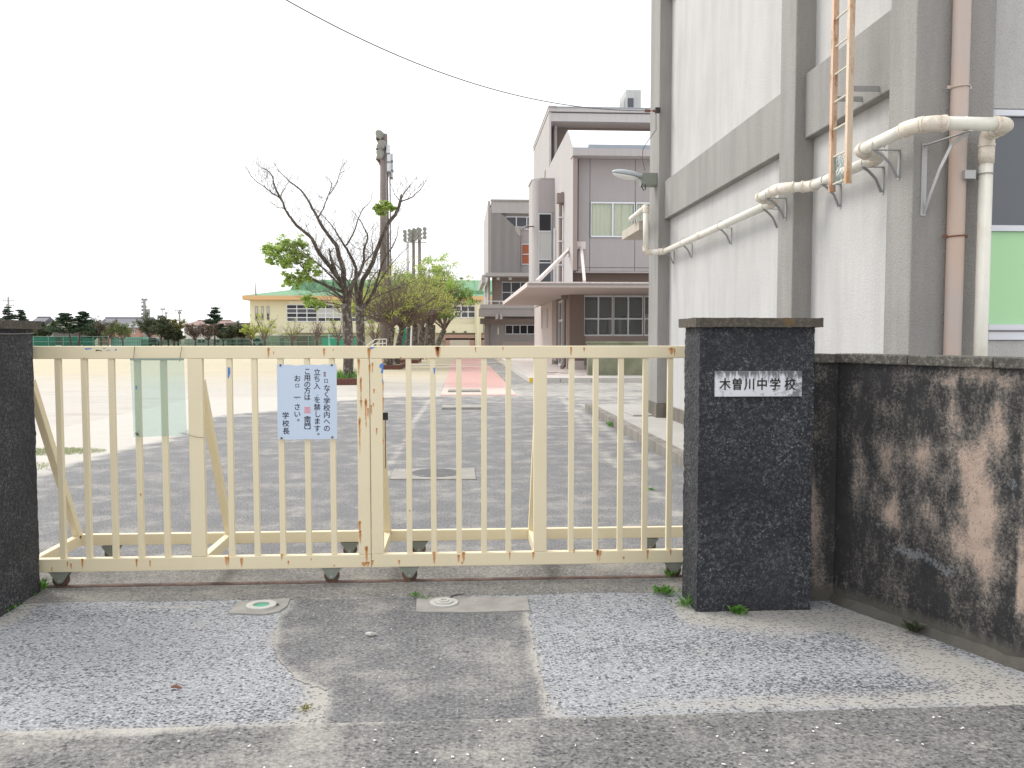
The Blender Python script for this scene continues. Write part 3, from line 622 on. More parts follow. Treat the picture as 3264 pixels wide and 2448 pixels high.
# wall: return piece behind the pillar, then the splayed run towards the street
wl = empty('boundary_wall', (2.1, 4.6, 0), 'low blackened wall with peeling pinkish patches running from the right pillar to the right edge', 'wall')
WA = Vector((2.105, 4.665, 0)); WB = Vector((2.105+.43*2.9, 4.665-1.02*2.9, 0)); WD = (WB-WA).normalized(); WN = Vector((WD.y, -WD.x, 0)); 
if WN.x > 0: WN = -WN
def wall_face():
    L = (WB-WA).length; H = 1.352; nx, nz = 170, 75; S_, Z_ = np.meshgrid(np.linspace(0, L, nx), np.linspace(-.05, H, nz)); S_ = S_.ravel(); Z_ = Z_.ravel()
    V = [tuple(WA+WD*s+WN*(.004*mnoise.noise(Vector((s*14, z*14, 0)))+.0)+Vector((0, 0, z))) for s, z in zip(S_, Z_)]
    i = np.arange(nx*nz).reshape(nz, nx); F = np.stack([i[:-1, :-1], i[:-1, 1:], i[1:, 1:], i[1:, :-1]], -1).reshape(-1, 4)
    me = bpy.data.meshes.new('render'); me.from_pydata(V, [], F.tolist())
    # where patches sit, found by sighting onto the wall plane
    def onwall(u, v):
        d = Vector(_ray(u, v)); t = (WA-Vector((0, 0, EYE))).dot(WN)/d.dot(WN); p = Vector((0, 0, EYE))+d*t; return (p-WA).dot(WD), p.z
    R = np.zeros(len(S_)); G = np.zeros(len(S_)); 
    SW = S_+np.array([.035*mnoise.noise(Vector((a_*9, b_*9, 1)))+.015*mnoise.noise(Vector((a_*28, b_*28, 1))) for a_, b_ in zip(S_, Z_)]); ZW = Z_+np.array([.05*mnoise.noise(Vector((a_*8, b_*8, 7)))+.02*mnoise.noise(Vector((a_*25, b_*25, 7))) for a_, b_ in zip(S_, Z_)])
    def bl(A, cu, cv, ru, rv, a):       # in the photo's crop (2600,1100) at 2.765
        s0, z0 = onwall(2600+cu/2.765, 1100+cv/2.765); s1, _ = onwall(2600+(cu+ru)/2.765, 1100+cv/2.765); _, z1 = onwall(2600+cu/2.765, 1100+(cv+rv)/2.765)
        A += a*np.exp(-(((SW-s0)/max(.01, abs(s1-s0)))**2+((ZW-z0)/max(.01, abs(z1-z0)))**2)**.8)
    for b_ in ((930, 950, 110, 130, .85), (1230, 600, 60, 160, .75), (1330, 1010, 150, 130, .8), (1420, 1250, 110, 180, .85), (1450, 1520, 150, 150, 1.15), (1010, 1500, 90, 150, .75), (650, 1480, 110, 130, .7), (1620, 700, 70, 260, .6), (1250, 270, 200, 55, .65), (1620, 300, 200, 90, .5), (860, 240, 90, 40, .35), (640, 980, 90, 140, .5), (380, 1180, 70, 260, .45), (1480, 860, 160, 120, .45), (600, 560, 160, 90, .22), (1000, 1150, 200, 100, .2), (1500, 1900, 170, 180, .8), (1250, 1750, 200, 120, .6), (1560, 1350, 110, 90, .45)):
        bl(R, *b_)
    for b_ in ((540, 1250, 45, 50, .5), (570, 1620, 80, 50, .7), (1750, 1200, 100, 70, .5), (1720, 1330, 80, 110, .35), (1680, 1560, 60, 70, .45), (620, 480, 60, 30, .3), (800, 1830, 240, 60, .6), (1150, 1950, 240, 70, .5), (1780, 1900, 100, 100, .4)):
        bl(G, *b_)
    R -= .14*np.exp(-(Z_-1.2)**2/.03)*(S_ < .5); R -= .25*np.exp(-(S_/.10)**2)
    R *= .95
    for k in range(26):
        s0 = nr.uniform(.9, L); z0 = nr.uniform(.15, 1.3); R += nr.uniform(.3, .8)*np.exp(-((S_-s0)/nr.uniform(.05, .14))**2-((Z_-z0)/nr.uniform(.06, .2))**2)*(S_ > 1.05)
    B = np.clip((.15-Z_)/.12, 0, 1)*.9
    at = me.color_attributes.new('mask', 'FLOAT_COLOR', 'POINT'); at.data.foreach_set('color', np.stack([np.clip(R+.08, 0, 1.3), G, B, np.ones(len(S_))], 1).ravel().astype(np.float32)); return me
link('wall_face', wall_face(), M['oldwall'], wl, smooth=True)
m = MB(); th = WN*-.14
def quadprism(m, a, b, off0, off1, z0, z1):
    P = [a+off0, b+off0, b+off1, a+off1]; m.prism([(p.x, p.y) for p in P], z0, z1, 'z')
quadprism(m, WA, WB, WN*-.012, th, -.05, 1.345)
m.box(1.80, 2.115, 4.70, 4.82, -.05, 1.345); m.build('wall_core', M['oldwall'], wl)
me = bpy.data.meshes.new('f'); nx, nz = 24, 70
xs, zs = np.meshgrid(np.linspace(1.9, 2.12, nx), np.linspace(-.05, 1.352, nz)); xs = xs.ravel(); zs = zs.ravel()
i = np.arange(nx*nz).reshape(nz, nx); F = np.stack([i[:-1, :-1], i[:-1, 1:], i[1:, 1:], i[1:, :-1]], -1).reshape(-1, 4)
me.from_pydata([(x, 4.675, z) for x, z in zip(xs, zs)], [], F.tolist())
R = .1+.75*np.exp(-((xs-1.99)/.05)**2-((zs-.42)/.14)**2)+.55*np.exp(-((xs-1.96)/.03)**2-((zs-.62)/.12)**2)-.3*np.exp(-((xs-2.12)/.05)**2); R += .45*np.exp(-((xs-2.02)/.04)**2-((zs-.15)/.1)**2)
at = me.color_attributes.new('mask', 'FLOAT_COLOR', 'POINT'); at.data.foreach_set('color', np.stack([np.clip(R, 0, 1), zs*0, np.clip((.15-zs)/.12, 0, 1)*.9, zs*0+1], 1).ravel().astype(np.float32))
link('wall_face', me, M['oldwall'], wl)
for s0 in np.arange(0, 3.1, .46):
    m = MB(); a = WA+WD*(s0+.003 if s0 else -.02); b = WA+WD*min(s0+.457, 3.15); quadprism(m, a, b, WN*.022, WN*-.165, 1.352, 1.402+.002*rnd.random()); m.build('coping_block', M['coping'], wl, bevel=.006)
MB().box(1.90, 2.08, 4.65, 4.85, 1.351, 1.4005).build('coping_block', M['coping'], wl, bevel=.005)
m = MB(); k_ = 60
for i_ in range(k_+1):
    p_ = WA+WD*((WB-WA).length*i_/k_); o_ = .05+.012*mnoise.noise(Vector((i_*.9, 0, 3)))+.01*math.sin(i_*.4)
    for off, z_ in ((WN*o_, -.02), (WN*(o_*.55), .012+.008*mnoise.noise(Vector((i_*.7, 5, 0)))), (WN*.004, .045+.015*mnoise.noise(Vector((i_*.5, 9, 0))))): q_ = p_+off; m.v.append((q_.x, q_.y, z_))
for i_ in range(k_):
    for j_ in range(2): a_ = i_*3+j_; m.f.append((a_, a_+3, a_+4, a_+1))
m.build('mortar_fillet', mk_stucco('damp_mortar', (.12, .115, .10), (.05, .045, .04), .7, .6, .6), wl, smooth=True)

# ------------------------------------------------------------------ the two gate leaves
GY = 5.19
def stains(par, lst, y):
    me = bpy.data.meshes.new('rust_stain'); V = []; F = []; U = []
    for u, v0, wd, h in lst:
        p = aY(u, v0, y); q = aY(u, v0+h*1.1, y); hw = wd*.68*y/FPX; k = len(V)
        V += [(p.x-hw, y, q.z), (p.x+hw, y, q.z), (p.x+hw, y, p.z), (p.x-hw, y, p.z)]; F.append((k, k+1, k+2, k+3)); U += [(0, 0), (1, 0), (1, 1), (0, 1)]
    me.from_pydata(V, [], F); uv = me.uv_layers.new(name='UVMap'); uv.data.foreach_set('uv', np.array(U, np.float32).ravel())
    o = link('rust_stain', me, M['stain'], par); o['kind'] = 'stuff'; return o
def caster(par, x, y, w_=.058):
    br = MB(); br.box(x-w_*1.05, x+w_*1.05, y-.026, y+.026, .094, .0995)
    for s in (-1, 1):
        yy = y+s*.022; pts = [(x-w_, .0945), (x+w_, .0945), (x+.020, .038), (x+.010, .030), (x-.010, .030), (x-.020, .038)]; br.prism(pts, yy-.002, yy+.002, 'y')
    c_ = br.build('caster_bracket', M['steel_green'], par)
    wh = MB(); wh.tube([(x, y-.017, .049), (x, y-.014, .049), (x, y+.014, .049), (x, y+.017, .049)], [.042, .046, .046, .042], 20); wh.build('wheel', M['rust_wheel'], c_, smooth=False)
    MB().tube([(x, y-.030, .046), (x, y+.030, .046)], .008, 8).build('axle_bolt', M['steel'], c_)
def leaf_gate(name, label, x0, x1, bars, posts, braces, casters, backx, group):
    t = empty('gate_leaf', ((x0+x1)/2, GY, 0), label, 'gate', group); P = M['gate']
    MB().box(x0, x1, GY-.022, GY+.022, 1.366, 1.441).build('top_rail', P, t, bevel=.004)
    MB().box(x0, x1, GY-.022, GY+.022, .100, .180).build('bottom_rail', P, t, bevel=.004)
    for a, b in posts: MB().box(a, b, GY-.0215, GY+.0215, .1805, 1.3655).build('post', P, t, bevel=.004)
    for b in bars:
        j = rnd.uniform(-.003, .003); MB().bar((b, GY, .1805), (b+j, GY, 1.3655), .033, .030, up=(0, 1, 0)).build('bar', P, t, bevel=.002)
    MB().box(backx[0], backx[1], 5.80, 5.84, .105, .180).build('rear_rail', P, t, bevel=.004)
    for bx_ in braces:
        MB().bar((bx_, GY+.035, 1.235), (bx_, 5.80, .165), .052, .044, up=(1, 0, 0)).build('brace', P, t, bevel=.002)
        MB().box(bx_-.022, bx_+.022, GY+.0225, 5.7995, .108, .179).build('outrigger', P, t, bevel=.003)
    for x, y in casters: caster(t, x, y)
    return t
gl = leaf_gate('gate_leaf', 'cream steel gate leaf on casters carrying the pale blue notice, left of the junction', -2.66, -.5475,
    [-2.364, -2.214, -2.060, -1.910, -1.757, -1.378, -1.227, -1.075, -.921, -.770], [(-1.614, -1.529), (-.622, -.5485)], [-2.545, -1.555],
    [(-2.388, GY+.01), (-.788, GY+.01), (-2.335, 5.82), (-.757, 5.82)], (-2.567, -.575), 'sliding gate leaves')
gr = leaf_gate('gate_leaf', 'cream steel gate leaf with dark latch and orange rust mark, right of the junction', -.5445, 1.60,
    [-.316, -.168, -.015, .137, .286, .670, .821, .974, 1.127, 1.279, 1.42], [(-.5435, -.471), (.440, .520)], [-.500, .478],
    [(-.317, GY+.01), (1.315, GY+.01), (-.291, 5.82), (1.300, 5.82)], (-.522, 1.6), 'sliding gate leaves')
MB().box(-.470, -.442, GY-.01, GY+.02, .995, 1.038).build('latch', M['wood'], gr)
MB().box(-.460, -.455, GY-.005, GY+.002, .70, .994).build('latch_strip', M['rust_wheel'], gr)
yf = GY-.0232
stains(gl, [(855, 1108, 10, 38), (872, 1120, 5, 14), (1033, 1110, 9, 28), (984, 1140, 6, 10), (1143, 1143, 9, 60), (1150, 1200, 7, 120), (1146, 1330, 8, 130), (1151, 1275, 10, 30), (1166, 1270, 9, 110), (1173, 1300, 9, 40), (1175, 1108, 12, 50), (1178, 1160, 8, 50), (1146, 1660, 12, 50), (1148, 1690, 10, 50), (1168, 1740, 12, 62), (1172, 1790, 16, 20), (1160, 1792, 18, 16),
    (722, 1772, 14, 40), (728, 1768, 9, 45), (770, 1778, 12, 36), (262, 1780, 11, 40), (226, 1796, 6, 22), (165, 1808, 6, 16), (215, 1790, 5, 20), (898, 1765, 8, 24), (919, 1787, 6, 16), (435, 1782, 8, 34), (1066, 1800, 8, 9), (448, 1573, 6, 10), (268, 1140, 6, 8), (1062, 1112, 4, 8), (992, 1780, 5, 9), (478, 1786, 6, 26), (1060, 1140, 6, 7)], yf)
stains(gr, [(1396, 1104, 26, 40), (1394, 1104, 20, 40), (1516, 1106, 6, 20), (1603, 1106, 5, 14), (1820, 1105, 8, 30), (1862, 1107, 8, 18), (2140, 1108, 18, 26), (2150, 1110, 7, 30), (1277, 1138, 7, 10), (1360, 1142, 14, 9), (1223, 1145, 7, 12), (1222, 1215, 6, 60), (1222, 1265, 6, 50), (1192, 1240, 6, 16), (1190, 1285, 6, 14), (1200, 1363, 6, 30), (1222, 1400, 5, 20), (1187, 1155, 7, 40), (1183, 1290, 7, 40),
    (1478, 1758, 14, 42), (1462, 1768, 10, 28), (1473, 1790, 10, 12), (1700, 1758, 9, 30), (1910, 1752, 20, 42), (1905, 1752, 9, 40), (2064, 1752, 11, 36), (2138, 1752, 9, 22), (1988, 1774, 9, 12), (1272, 1785, 8, 20), (1384, 1758, 12, 46), (1187, 1785, 10, 20), (1830, 1752, 7, 12), (1625, 1760, 6, 30), (1306, 1625, 5, 8)], yf)
def chip(par, pts, y, mat='paint_blue', name='paint_chip'):
    P = [aY(u, v, y) for u, v in pts]; MB().prism([(p.x, p.z) for p in P], y-.0006, y+.0004, 'y').build(name, M[mat], par)
o8 = lambda ox, oy, s, pts: [(ox+a/s, oy+b/s) for a, b in pts]
chip(gl, o8(0, 900, 5.53, [(1495, 1160), (1620, 1158), (1600, 1172), (1500, 1186)]), yf); chip(gl, o8(0, 900, 5.53, [(1810, 1160), (1868, 1158), (1862, 1167), (1815, 1168)]), yf)
chip(gl, o8(0, 900, 5.53, [(1690, 1190), (1720, 1186), (1800, 1205), (1798, 1215), (1740, 1203), (1685, 1212)]), yf, 'ink'); chip(gl, o8(0, 900, 5.53, [(1860, 1210), (1910, 1186), (1960, 1195), (1905, 1200)]), yf); chip(gl, o8(0, 900, 5.53, [(2020, 1190), (2050, 1170), (2063, 1185), (2040, 1205)]), yf)
chip(gl, o8(0, 900, 2.697, [(1958, 728), (1975, 732), (1980, 775), (1966, 822), (1958, 824)]), GY-.0162); chip(gl, o8(0, 900, 2.697, [(1165, 887), (1179, 889), (1178, 920), (1164, 921)]), GY-.0162)
chip(gr, o8(800, 1100, 4.148, [(1725, 240), (1748, 245), (1750, 365), (1735, 378), (1716, 358), (1728, 325), (1712, 290), (1696, 303), (1705, 255)]), yf); chip(gr, o8(800, 1100, 4.148, [(1575, 25), (1645, 30), (1600, 48), (1576, 60)]), yf); chip(gr, o8(800, 1100, 4.148, [(1737, 450), (1748, 448), (1749, 500), (1738, 495)]), yf)
chip(gr, o8(1200, 1080, 2.212, [(400, 205), (413, 205), (413, 240), (406, 248), (403, 225)]), GY-.0162)
# ground track
trk = MB(); trk.box(-2.62, 2.0, 5.186, 5.214, -.02, .013); trk.box(-2.62, 2.0, 5.172, 5.1855, -.02, .011)
tag(trk.build('gate_track', M['rust_rail']), 'rusty steel rail in the ground under the gate', 'rail')
# notice
t = empty('notice', (-.914, 5.15, .9), 'pale blue notice with vertical Japanese writing screwed to the left gate leaf', 'sign')
ns = 20; m = MB(); x0, x1, z0, z1 = -1.089, -.739, .886, 1.331
top = [(x0+(x1-x0)*k/ns, z1+.0016*math.sin(k*1.7)-.004*(math.exp(-((k-8)/2.5)**2))+.002*math.sin(k*.8)) for k in range(ns+1)]
m.prism([(x0, z0), (x1, z0)]+top[::-1], 5.148, 5.1505, 'y'); bd = m.build('board', M['sign'], t)
def ch_at(c, cx, cy, size=88, mat='ink', rot=0, sx=1.):
    p = aY(800+cx/4.148, 1100+cy/4.148, 5.1476); me = text_mesh(c, size/4.148*5.148/FPX*1.04, M[mat], p, rot, sx, .016)
    if me: link('character', me, None, bd)
for c, x, y, *k in (('言', 975, 383, 70, 'ink_fade', 0, .55), ('口', 992, 472, 58), ('な', 1005, 565), ('く', 1000, 650), ('学', 1003, 740), ('校', 1003, 830), ('内', 1003, 920), ('へ', 1003, 1008), ('の', 1003, 1100),
    ('立', 875, 358), ('ち', 873, 445), ('入', 873, 540), ('一', 880, 662, 34), ('を', 876, 722), ('禁', 875, 820), ('し', 880, 912), ('ま', 876, 1005), ('す', 876, 1100), ('。', 920, 1150),
    ('こ', 745, 345), ('用', 745, 430), ('の', 745, 518), ('方', 745, 600), ('は', 745, 688), ('面', 747, 858, 90, 'ink_red'), ('︵', 747, 925), ('南', 747, 985), ('門', 747, 1070), ('︶', 747, 1130),
    ('お', 612, 440), ('口', 612, 535, 56), ('一', 612, 690), ('丶', 600, 708, 40), ('さ', 612, 815), ('い', 612, 912), ('。', 655, 965), ('学', 458, 930), ('校', 460, 1035), ('長', 463, 1135)): ch_at(c, x, y, *k)
for cx, cy in ((390, 266), (1069, 264), (405, 1230), (1075, 1218)):
    p = aY(800+cx/4.148, 1100+cy/4.148, 5.147); MB().tube([(p.x, 5.142, p.z), (p.x, 5.148, p.z)], .006, 12).build('screw', M['rust_wheel'], t)
# clear sheet hung by wires
t = empty('clear_sheet', (-1.78, 5.15, .91), 'dusty transparent acrylic sheet wired to the left gate leaf', 'panel')
MB().prism([(-1.935, 1.366), (-1.627, 1.366), (-1.619, .914), (-1.926, .905)], 5.149, 5.152, 'y').build('sheet', M['acrylic'], t)
MB().box(-1.936, -1.626, 5.146, 5.149, 1.358, 1.370).build('top_strip', plain('grimy_strip', (.28, .33, .28), .7), t)
m = MB(); m.tube([(-1.915, 5.146, 1.355), (-1.912, 5.160, 1.44)], .0015, 4); m.tube([(-1.652, 5.146, 1.35), (-1.640, 5.160, 1.44)], .0015, 4)
m.tube([(-1.648, 5.146, .93), (-1.61, 5.155, .915), (-1.56, 5.163, .900), (-1.525, 5.165, .898)], .0012, 4)
for k in range(5): m.tube([(-1.91+.01*math.sin(k*2), 5.145, .915+.006*k), (-1.895, 5.142, .92+.004*math.cos(k*3)), (-1.905+.012*math.cos(k), 5.146, .91+.006*k)], .0015, 4)
m.build('tie_wire', M['rust_wheel'], t)

# ------------------------------------------------------------------ grey stucco building on the right
gb = empty('grey_building', (5, 10, 0), 'tall grey and white stucco building with concrete columns and bands right of the driveway', 'building')
XW = 3.50; ZT = 12.5
MB().box(XW, XW+9, 6.42, 14.9, -.1, ZT).build('wall', M['stucco_white'], gb)
for y0, y1 in ((8.43, 8.84), (14.3, 15.0)): MB().box(3.30, XW+.2, y0, y1, .36, ZT).build('column', M['stucco_grey'], gb, bevel=.012)
MB().box(3.30, 3.90, 6.155, 6.545, .36, ZT).build('column', M['stucco_grey'], gb, bevel=.012)
for y0, y1 in ((6.546, 8.429), (8.841, 14.299)):
    for z0, z1 in ((3.45, 4.08), (7.06, 7.7), (10.6, 11.2)): MB().box(3.40, XW+.1, y0, y1, z0, z1).build('beam', M['stucco_grey'], gb, bevel=.01)
for a in ((3.29, XW+.2, 8.425, 8.845), (3.29, XW+.2, 14.295, 15.005), (3.29, 3.905, 6.15, 6.55), (3.46, XW+.1, 6.551, 8.424), (3.46, XW+.1, 8.846, 14.294)): MB().box(*a, -.1, .36 if a[0] < 3.4 else .33).build('plinth', M['plinth'], gb, bevel=.008)
# front window bay to the right of the corner column
wz = [aY(3170, v, 6.40).z for v in (350, 373, 720, 739, 1034, 1081)]
MB().box(3.905, 4.6, 6.36, 6.419, wz[0], ZT).build('wall', M['stucco_white'], gb); MB().box(3.905, 12, 6.37, 6.419, -.1, wz[5]-.01).build('wall', M['stucco_white'], gb)
MB().box(4.601, 12, 6.36, 6.419, wz[0], ZT).build('wall', M['stucco_white'], gb)
for k in range(3):
    x = 4.03+k*1.75; wn = MB(); wn.box(x, x+1.7, 6.395, 6.419, wz[3], wz[2]).build('window', M['alu_blue'], gb)
    f = MB(); f.box(x, x+1.7, 6.345, 6.40, wz[5]-.005, wz[4]); f.box(x, x+1.7, 6.35, 6.395, wz[3]+.001, wz[2]-.001); f.box(x, x+1.7, 6.35, 6.395, wz[1], wz[0]-.01)
    f.box(x-.045, x-.001, 6.352, 6.41, wz[5], wz[0]-.01); fr = f.build('window_frame', M['alu_blue'], gb)
    MB().box(x, x+1.7, 6.385, 6.40, wz[2]+.001, wz[1]-.001).build('pane', M['glass_near'], fr)
    MB().box(x, x+1.7, 6.38, 6.40, wz[4]+.001, wz[3]-.001).build('pane', plain('green_frosted_film', (.42, .70, .40), .35, .08, 1.2), fr)
    MB().box(x, x+1.7, 6.335, 6.40, wz[4]-.055, wz[4]-.045).build('sill_groove', M['joint'], fr)
MB().box(3.905, 4.0, 6.37, 6.419, wz[5], wz[0]).build('jamb', M['stucco_grey'], gb)
# hood slab behind far column
MB().box(3.12, 6, 15.006, 16.6, 3.36, 3.52).build('hood_slab', plain('stained_hood_concrete', (.50, .45, .38), .9, .1, 2, streak=.5), gb)

# brown rainwater pipe on the corner column
xa = aY(2600+1157/2.765, 900, 6.09).x; xb = aY(2600+1298/2.765, 900, 6.09).x; xc = (xa+xb)/2; rr = (xb-xa)/2
t = empty('rainwater_pipe', (xc, 6.10, .36), 'faded pinkish brown rainwater pipe standing on the corner column of the grey building', 'drainpipe')
MB().tube([(xc, 6.10, .3), (xc, 6.10, 12)], rr, 24, False).build('pipe', M['pinkpipe'], t, smooth=True)
for v in (265, 748):
    z = aY(3040, v, 6.0).z; m = MB(); m.tube([(xc+(rr+.006)*math.cos(a), 6.10+(rr+.006)*math.sin(a), z+.004*math.cos(a)) for a in np.linspace(math.pi, 2*math.pi, 14)], .006, 6); m.box(xc-rr-.03, xc-rr+.002, 6.098, 6.112, z-.01, z+.012); m.box(xc+rr-.002, xc+rr+.03, 6.098, 6.112, z-.01, z+.012); m.build('clamp', M['rust_plain'] if v > 300 else M['pinkpipe'], t)
# white PVC pipe run
pvc = empty('pvc_pipe', (3.3, 8, 2.95), 'white PVC pipe running along the grey building on steel brackets and bending round its columns', 'pipe')
R = .047; ZP = 2.955
def pipe(pts, r=R, mat='pvc', name='pipe_section'): return MB().tube(pts, r, 20, True).build(name, M[mat], pvc, smooth=True)
def elbow(p, a, b, r=.060, rad=.085, name='elbow'):     # bend at p towards directions a and b
    p = Vector(p); a = Vector(a).normalized(); b = Vector(b).normalized(); A = p+a*rad; B = p+b*rad
    pts = [A+a*.03, A]+[(1-t)**2*A+2*t*(1-t)*p+t*t*B for t in np.linspace(.1, .9, 9)]+[B, B+b*.03]
    m = MB(); m.tube([Vector(q) for q in pts], r, 20, True)
    for e, d in ((A+a*.03, a), (B+b*.03, b)): m.tube([e-d*.012, e+d*.006], r*1.08, 20, True)
    return m.build(name, M['elbow'], pvc, smooth=False)
XV = 3.765; YF = 5.80; YD = 6.02; XS = 3.135; XP = 3.36
K = [(XV, YD, 0.2), (XV, YD, ZP-.01), (XV, YF-.01, ZP), (XS+.09, YF-.02, ZP), (XS, YF+.09, ZP), (XS, 6.66, ZP), (XP, 6.80, ZP-.02), (XP, 8.14, ZP-.02), (XS+.03, 8.30, ZP-.01), (XS, 8.45, ZP), (XS, 8.95, ZP), (XP, 9.10, ZP-.02), (XP, 14.10, ZP-.06), (XS+.02, 14.22, ZP-.06), (3.075, 14.22, ZP-.06), (3.075, 14.22, 3.64), (3.06, 15.4, 3.60)]
K = [Vector(k) for k in K]
for a, b in zip(K[:-1], K[1:]): pipe([a, b])
for i in range(1, len(K)-1):
    if i == 13: continue
    elbow(K[i], K[i-1]-K[i], K[i+1]-K[i], .0535, .055)
pipe([(XP, 11.9, ZP-.04), (XP, 12.05, ZP-.04)], .053, 'elbow', 'coupling'); pipe([(XV, YD, ZP-.22), (XV, YD, ZP-.10)], .054, 'elbow', 'coupling')
for y, xw, xp in ((14.0, XW, XP), (12.9, XW, XP), (11.0, XW, XP), (9.35, XW, XP), (8.62, 3.30, XS), (7.80, XW, XP), (7.0, XW, XP), (6.36, 3.30, XS)):
    zt = ZP-R-.012; m = MB(); L = xw-xp+.06
    m.bar((xw-L, y, zt), (xw, y, zt), .03, .006, up=(0, 0, 1)); m.box(xw-.006, xw-.001, y-.016, y+.016, zt-.22, zt+.003)
    P = [Vector((xw-L+.03, y, zt-.005)), Vector((xw-L*.62, y, zt-.035)), Vector((xw-L*.33, y, zt-.095)), Vector((xw-.016, y, zt-.205))]
    for p, q in zip(P[:-1], P[1:]): m.bar(p, q, .024, .006, up=(0, 1, 0))
    for p, q in zip(P[:-1], P[1:]): m.bar(p, q, .005, .02, up=(0, 1, 0))
    bk = m.build('bracket', M['steel'], pvc)
    MB().tube([(xp+(R+.003)*math.cos(a), y, ZP-.02+(R+.004)*math.sin(a)) for a in np.linspace(-.5, math.pi+.5, 14)], .0035, 5).build('u_bolt', M['steel'], bk)
# front bracket (faces the street) under the horizontal run, and clamp on the drop
m = MB(); m.box(3.36, 3.40, 6.148, 6.154, 2.38, 2.90); zt = ZP-R-.012
P = [Vector((3.47, YF-.05, zt)), Vector((3.45, 5.92, zt-.05)), Vector((3.425, 6.02, zt-.2)), Vector((3.40, 6.10, zt-.38)), Vector((3.385, 6.145, zt-.5))]
for p, q in zip(P[:-1], P[1:]): m.bar(p, q, .028, .006, up=(1, 0, .3))
m.bar((3.47, YF-.07, zt), (3.38, 6.15, zt-.01), .03, .007); m.build('bracket', M['steel'], pvc)
MB().tube([(3.47, YF+(R+.004)*math.cos(a), ZP+(R+.004)*math.sin(a)) for a in np.linspace(-.4, math.pi+.4, 14)], .004, 6).build('u_bolt', M['steel'], pvc)
z = aY(3130, 547, 5.9).z; m = MB(); m.box(3.60, 3.68, 6.0, 6.154, z-.03, z+.03); m.box(3.64, 3.84, YD+.05, YD+.056, z-.022, z+.022); m.build('bracket', M['steel'], pvc)
MB().tube([(XV+(R+.004)*math.cos(a), YD-(R+.004)*math.sin(a), z+.008) for a in np.linspace(-.3, math.pi+.3, 14)], .004, 6).build('u_bolt', M['steel'], pvc)
# ladder
ld = empty('ladder', (3.15, 7.07, 2.7), 'rusty cream ladder high on the grey building wall, net tangled in its foot', 'ladder')
for y, z0, mt in ((7.20, 2.72, 'ladder_far'), (6.90, 2.74, 'ladder_near')):
    m = MB(); m.box(3.13, 3.175, y-.022, y-.017, z0, 12); m.box(3.13, 3.135, y-.017, y+.022, z0, 12); m.build('rail', M[mt], ld)
z = 2.783
while z < 11: MB().tube([(3.152, 6.892, z), (3.152, 7.206, z)], .008, 8).build('rung', M['rung'], ld); z += .2285
for z in (3.50, 6.5, 9.5):
    for y in (6.90, 7.20): MB().box(3.17, 3.50, y-.003, y+.003, z-.02, z+.025).build('wall_bracket', M['steel'], ld)
m = MB(); r_ = random.Random(4)
for k in range(22):
    y = 6.93+r_.random()*.24; z = 3.02-r_.random()*.05; P = [(3.16, y, z)]
    while P[-1][2] > 2.78: P.append((3.15+r_.uniform(-.015, .03), min(7.19, max(6.91, P[-1][1]+r_.uniform(-.03, .03))), P[-1][2]-.035))
    m.tube(P, .0016, 3, False)
o = m.build('tangled_net', M['net_blue'], ld); o['kind'] = 'stuff'
# wall lamp at the far column
lt = empty('wall_lamp', (3.08, 14.45, 4.15), 'grey cobra head outdoor lamp on the far column of the grey building', 'lamp')
def lathe_ell(name, mat, c, a, b, h, par, zlo=-1., zhi=1.):
    m = MB(); n = 20; rings = 8; base = len(m.v)
    d = Vector((-1, -.12, .16)).normalized(); q = Vector((-.12, 1, 0)).normalized(); up = Vector((.16, 0, 1)).normalized()
    for i in range(rings+1):
        t = zlo+(zhi-zlo)*i/rings; rr_ = math.sqrt(max(0, 1-t*t))
        for k in range(n):
            an = 2*math.pi*k/n; x = math.cos(an); taper = 1-.25*x; m.v.append(tuple(Vector(c)+d*(a*rr_*x)+q*(b*rr_*math.sin(an)*taper)+up*(h*t)))
    for i in range(rings):
        for k in range(n): m.f.append((base+i*n+k, base+i*n+(k+1) % n, base+(i+1)*n+(k+1) % n, base+(i+1)*n+k))
    m.f.append(tuple(range(base, base+n))[::-1]); m.f.append(tuple(base+rings*n+k for k in range(n)))
    return m.build(name, M[mat], par, smooth=True)
lathe_ell('housing', 'lamp_body', (2.79, 14.40, 4.20), .27, .11, .075, lt, -.15, 1.)
lathe_ell('lens', 'lamp_lens', (2.77, 14.40, 4.185), .235, .10, .07, lt, -1., -.1)
MB().tube([(3.02, 14.42, 4.14), (3.10, 14.5, 4.12)], .028, 10).build('arm', M['lamp_body'], lt); MB().box(3.04, 3.298, 14.38, 14.62, 4.03, 4.23).build('junction_box', M['steel_green'], lt)
MB().tube([(3.05, 14.40, 4.08), (3.03, 14.37, 4.00), (3.06, 14.36, 3.93), (3.09, 14.37, 3.95), (3.09, 14.38, 4.04)], .009, 6).build('loose_cable', M['black'], lt)
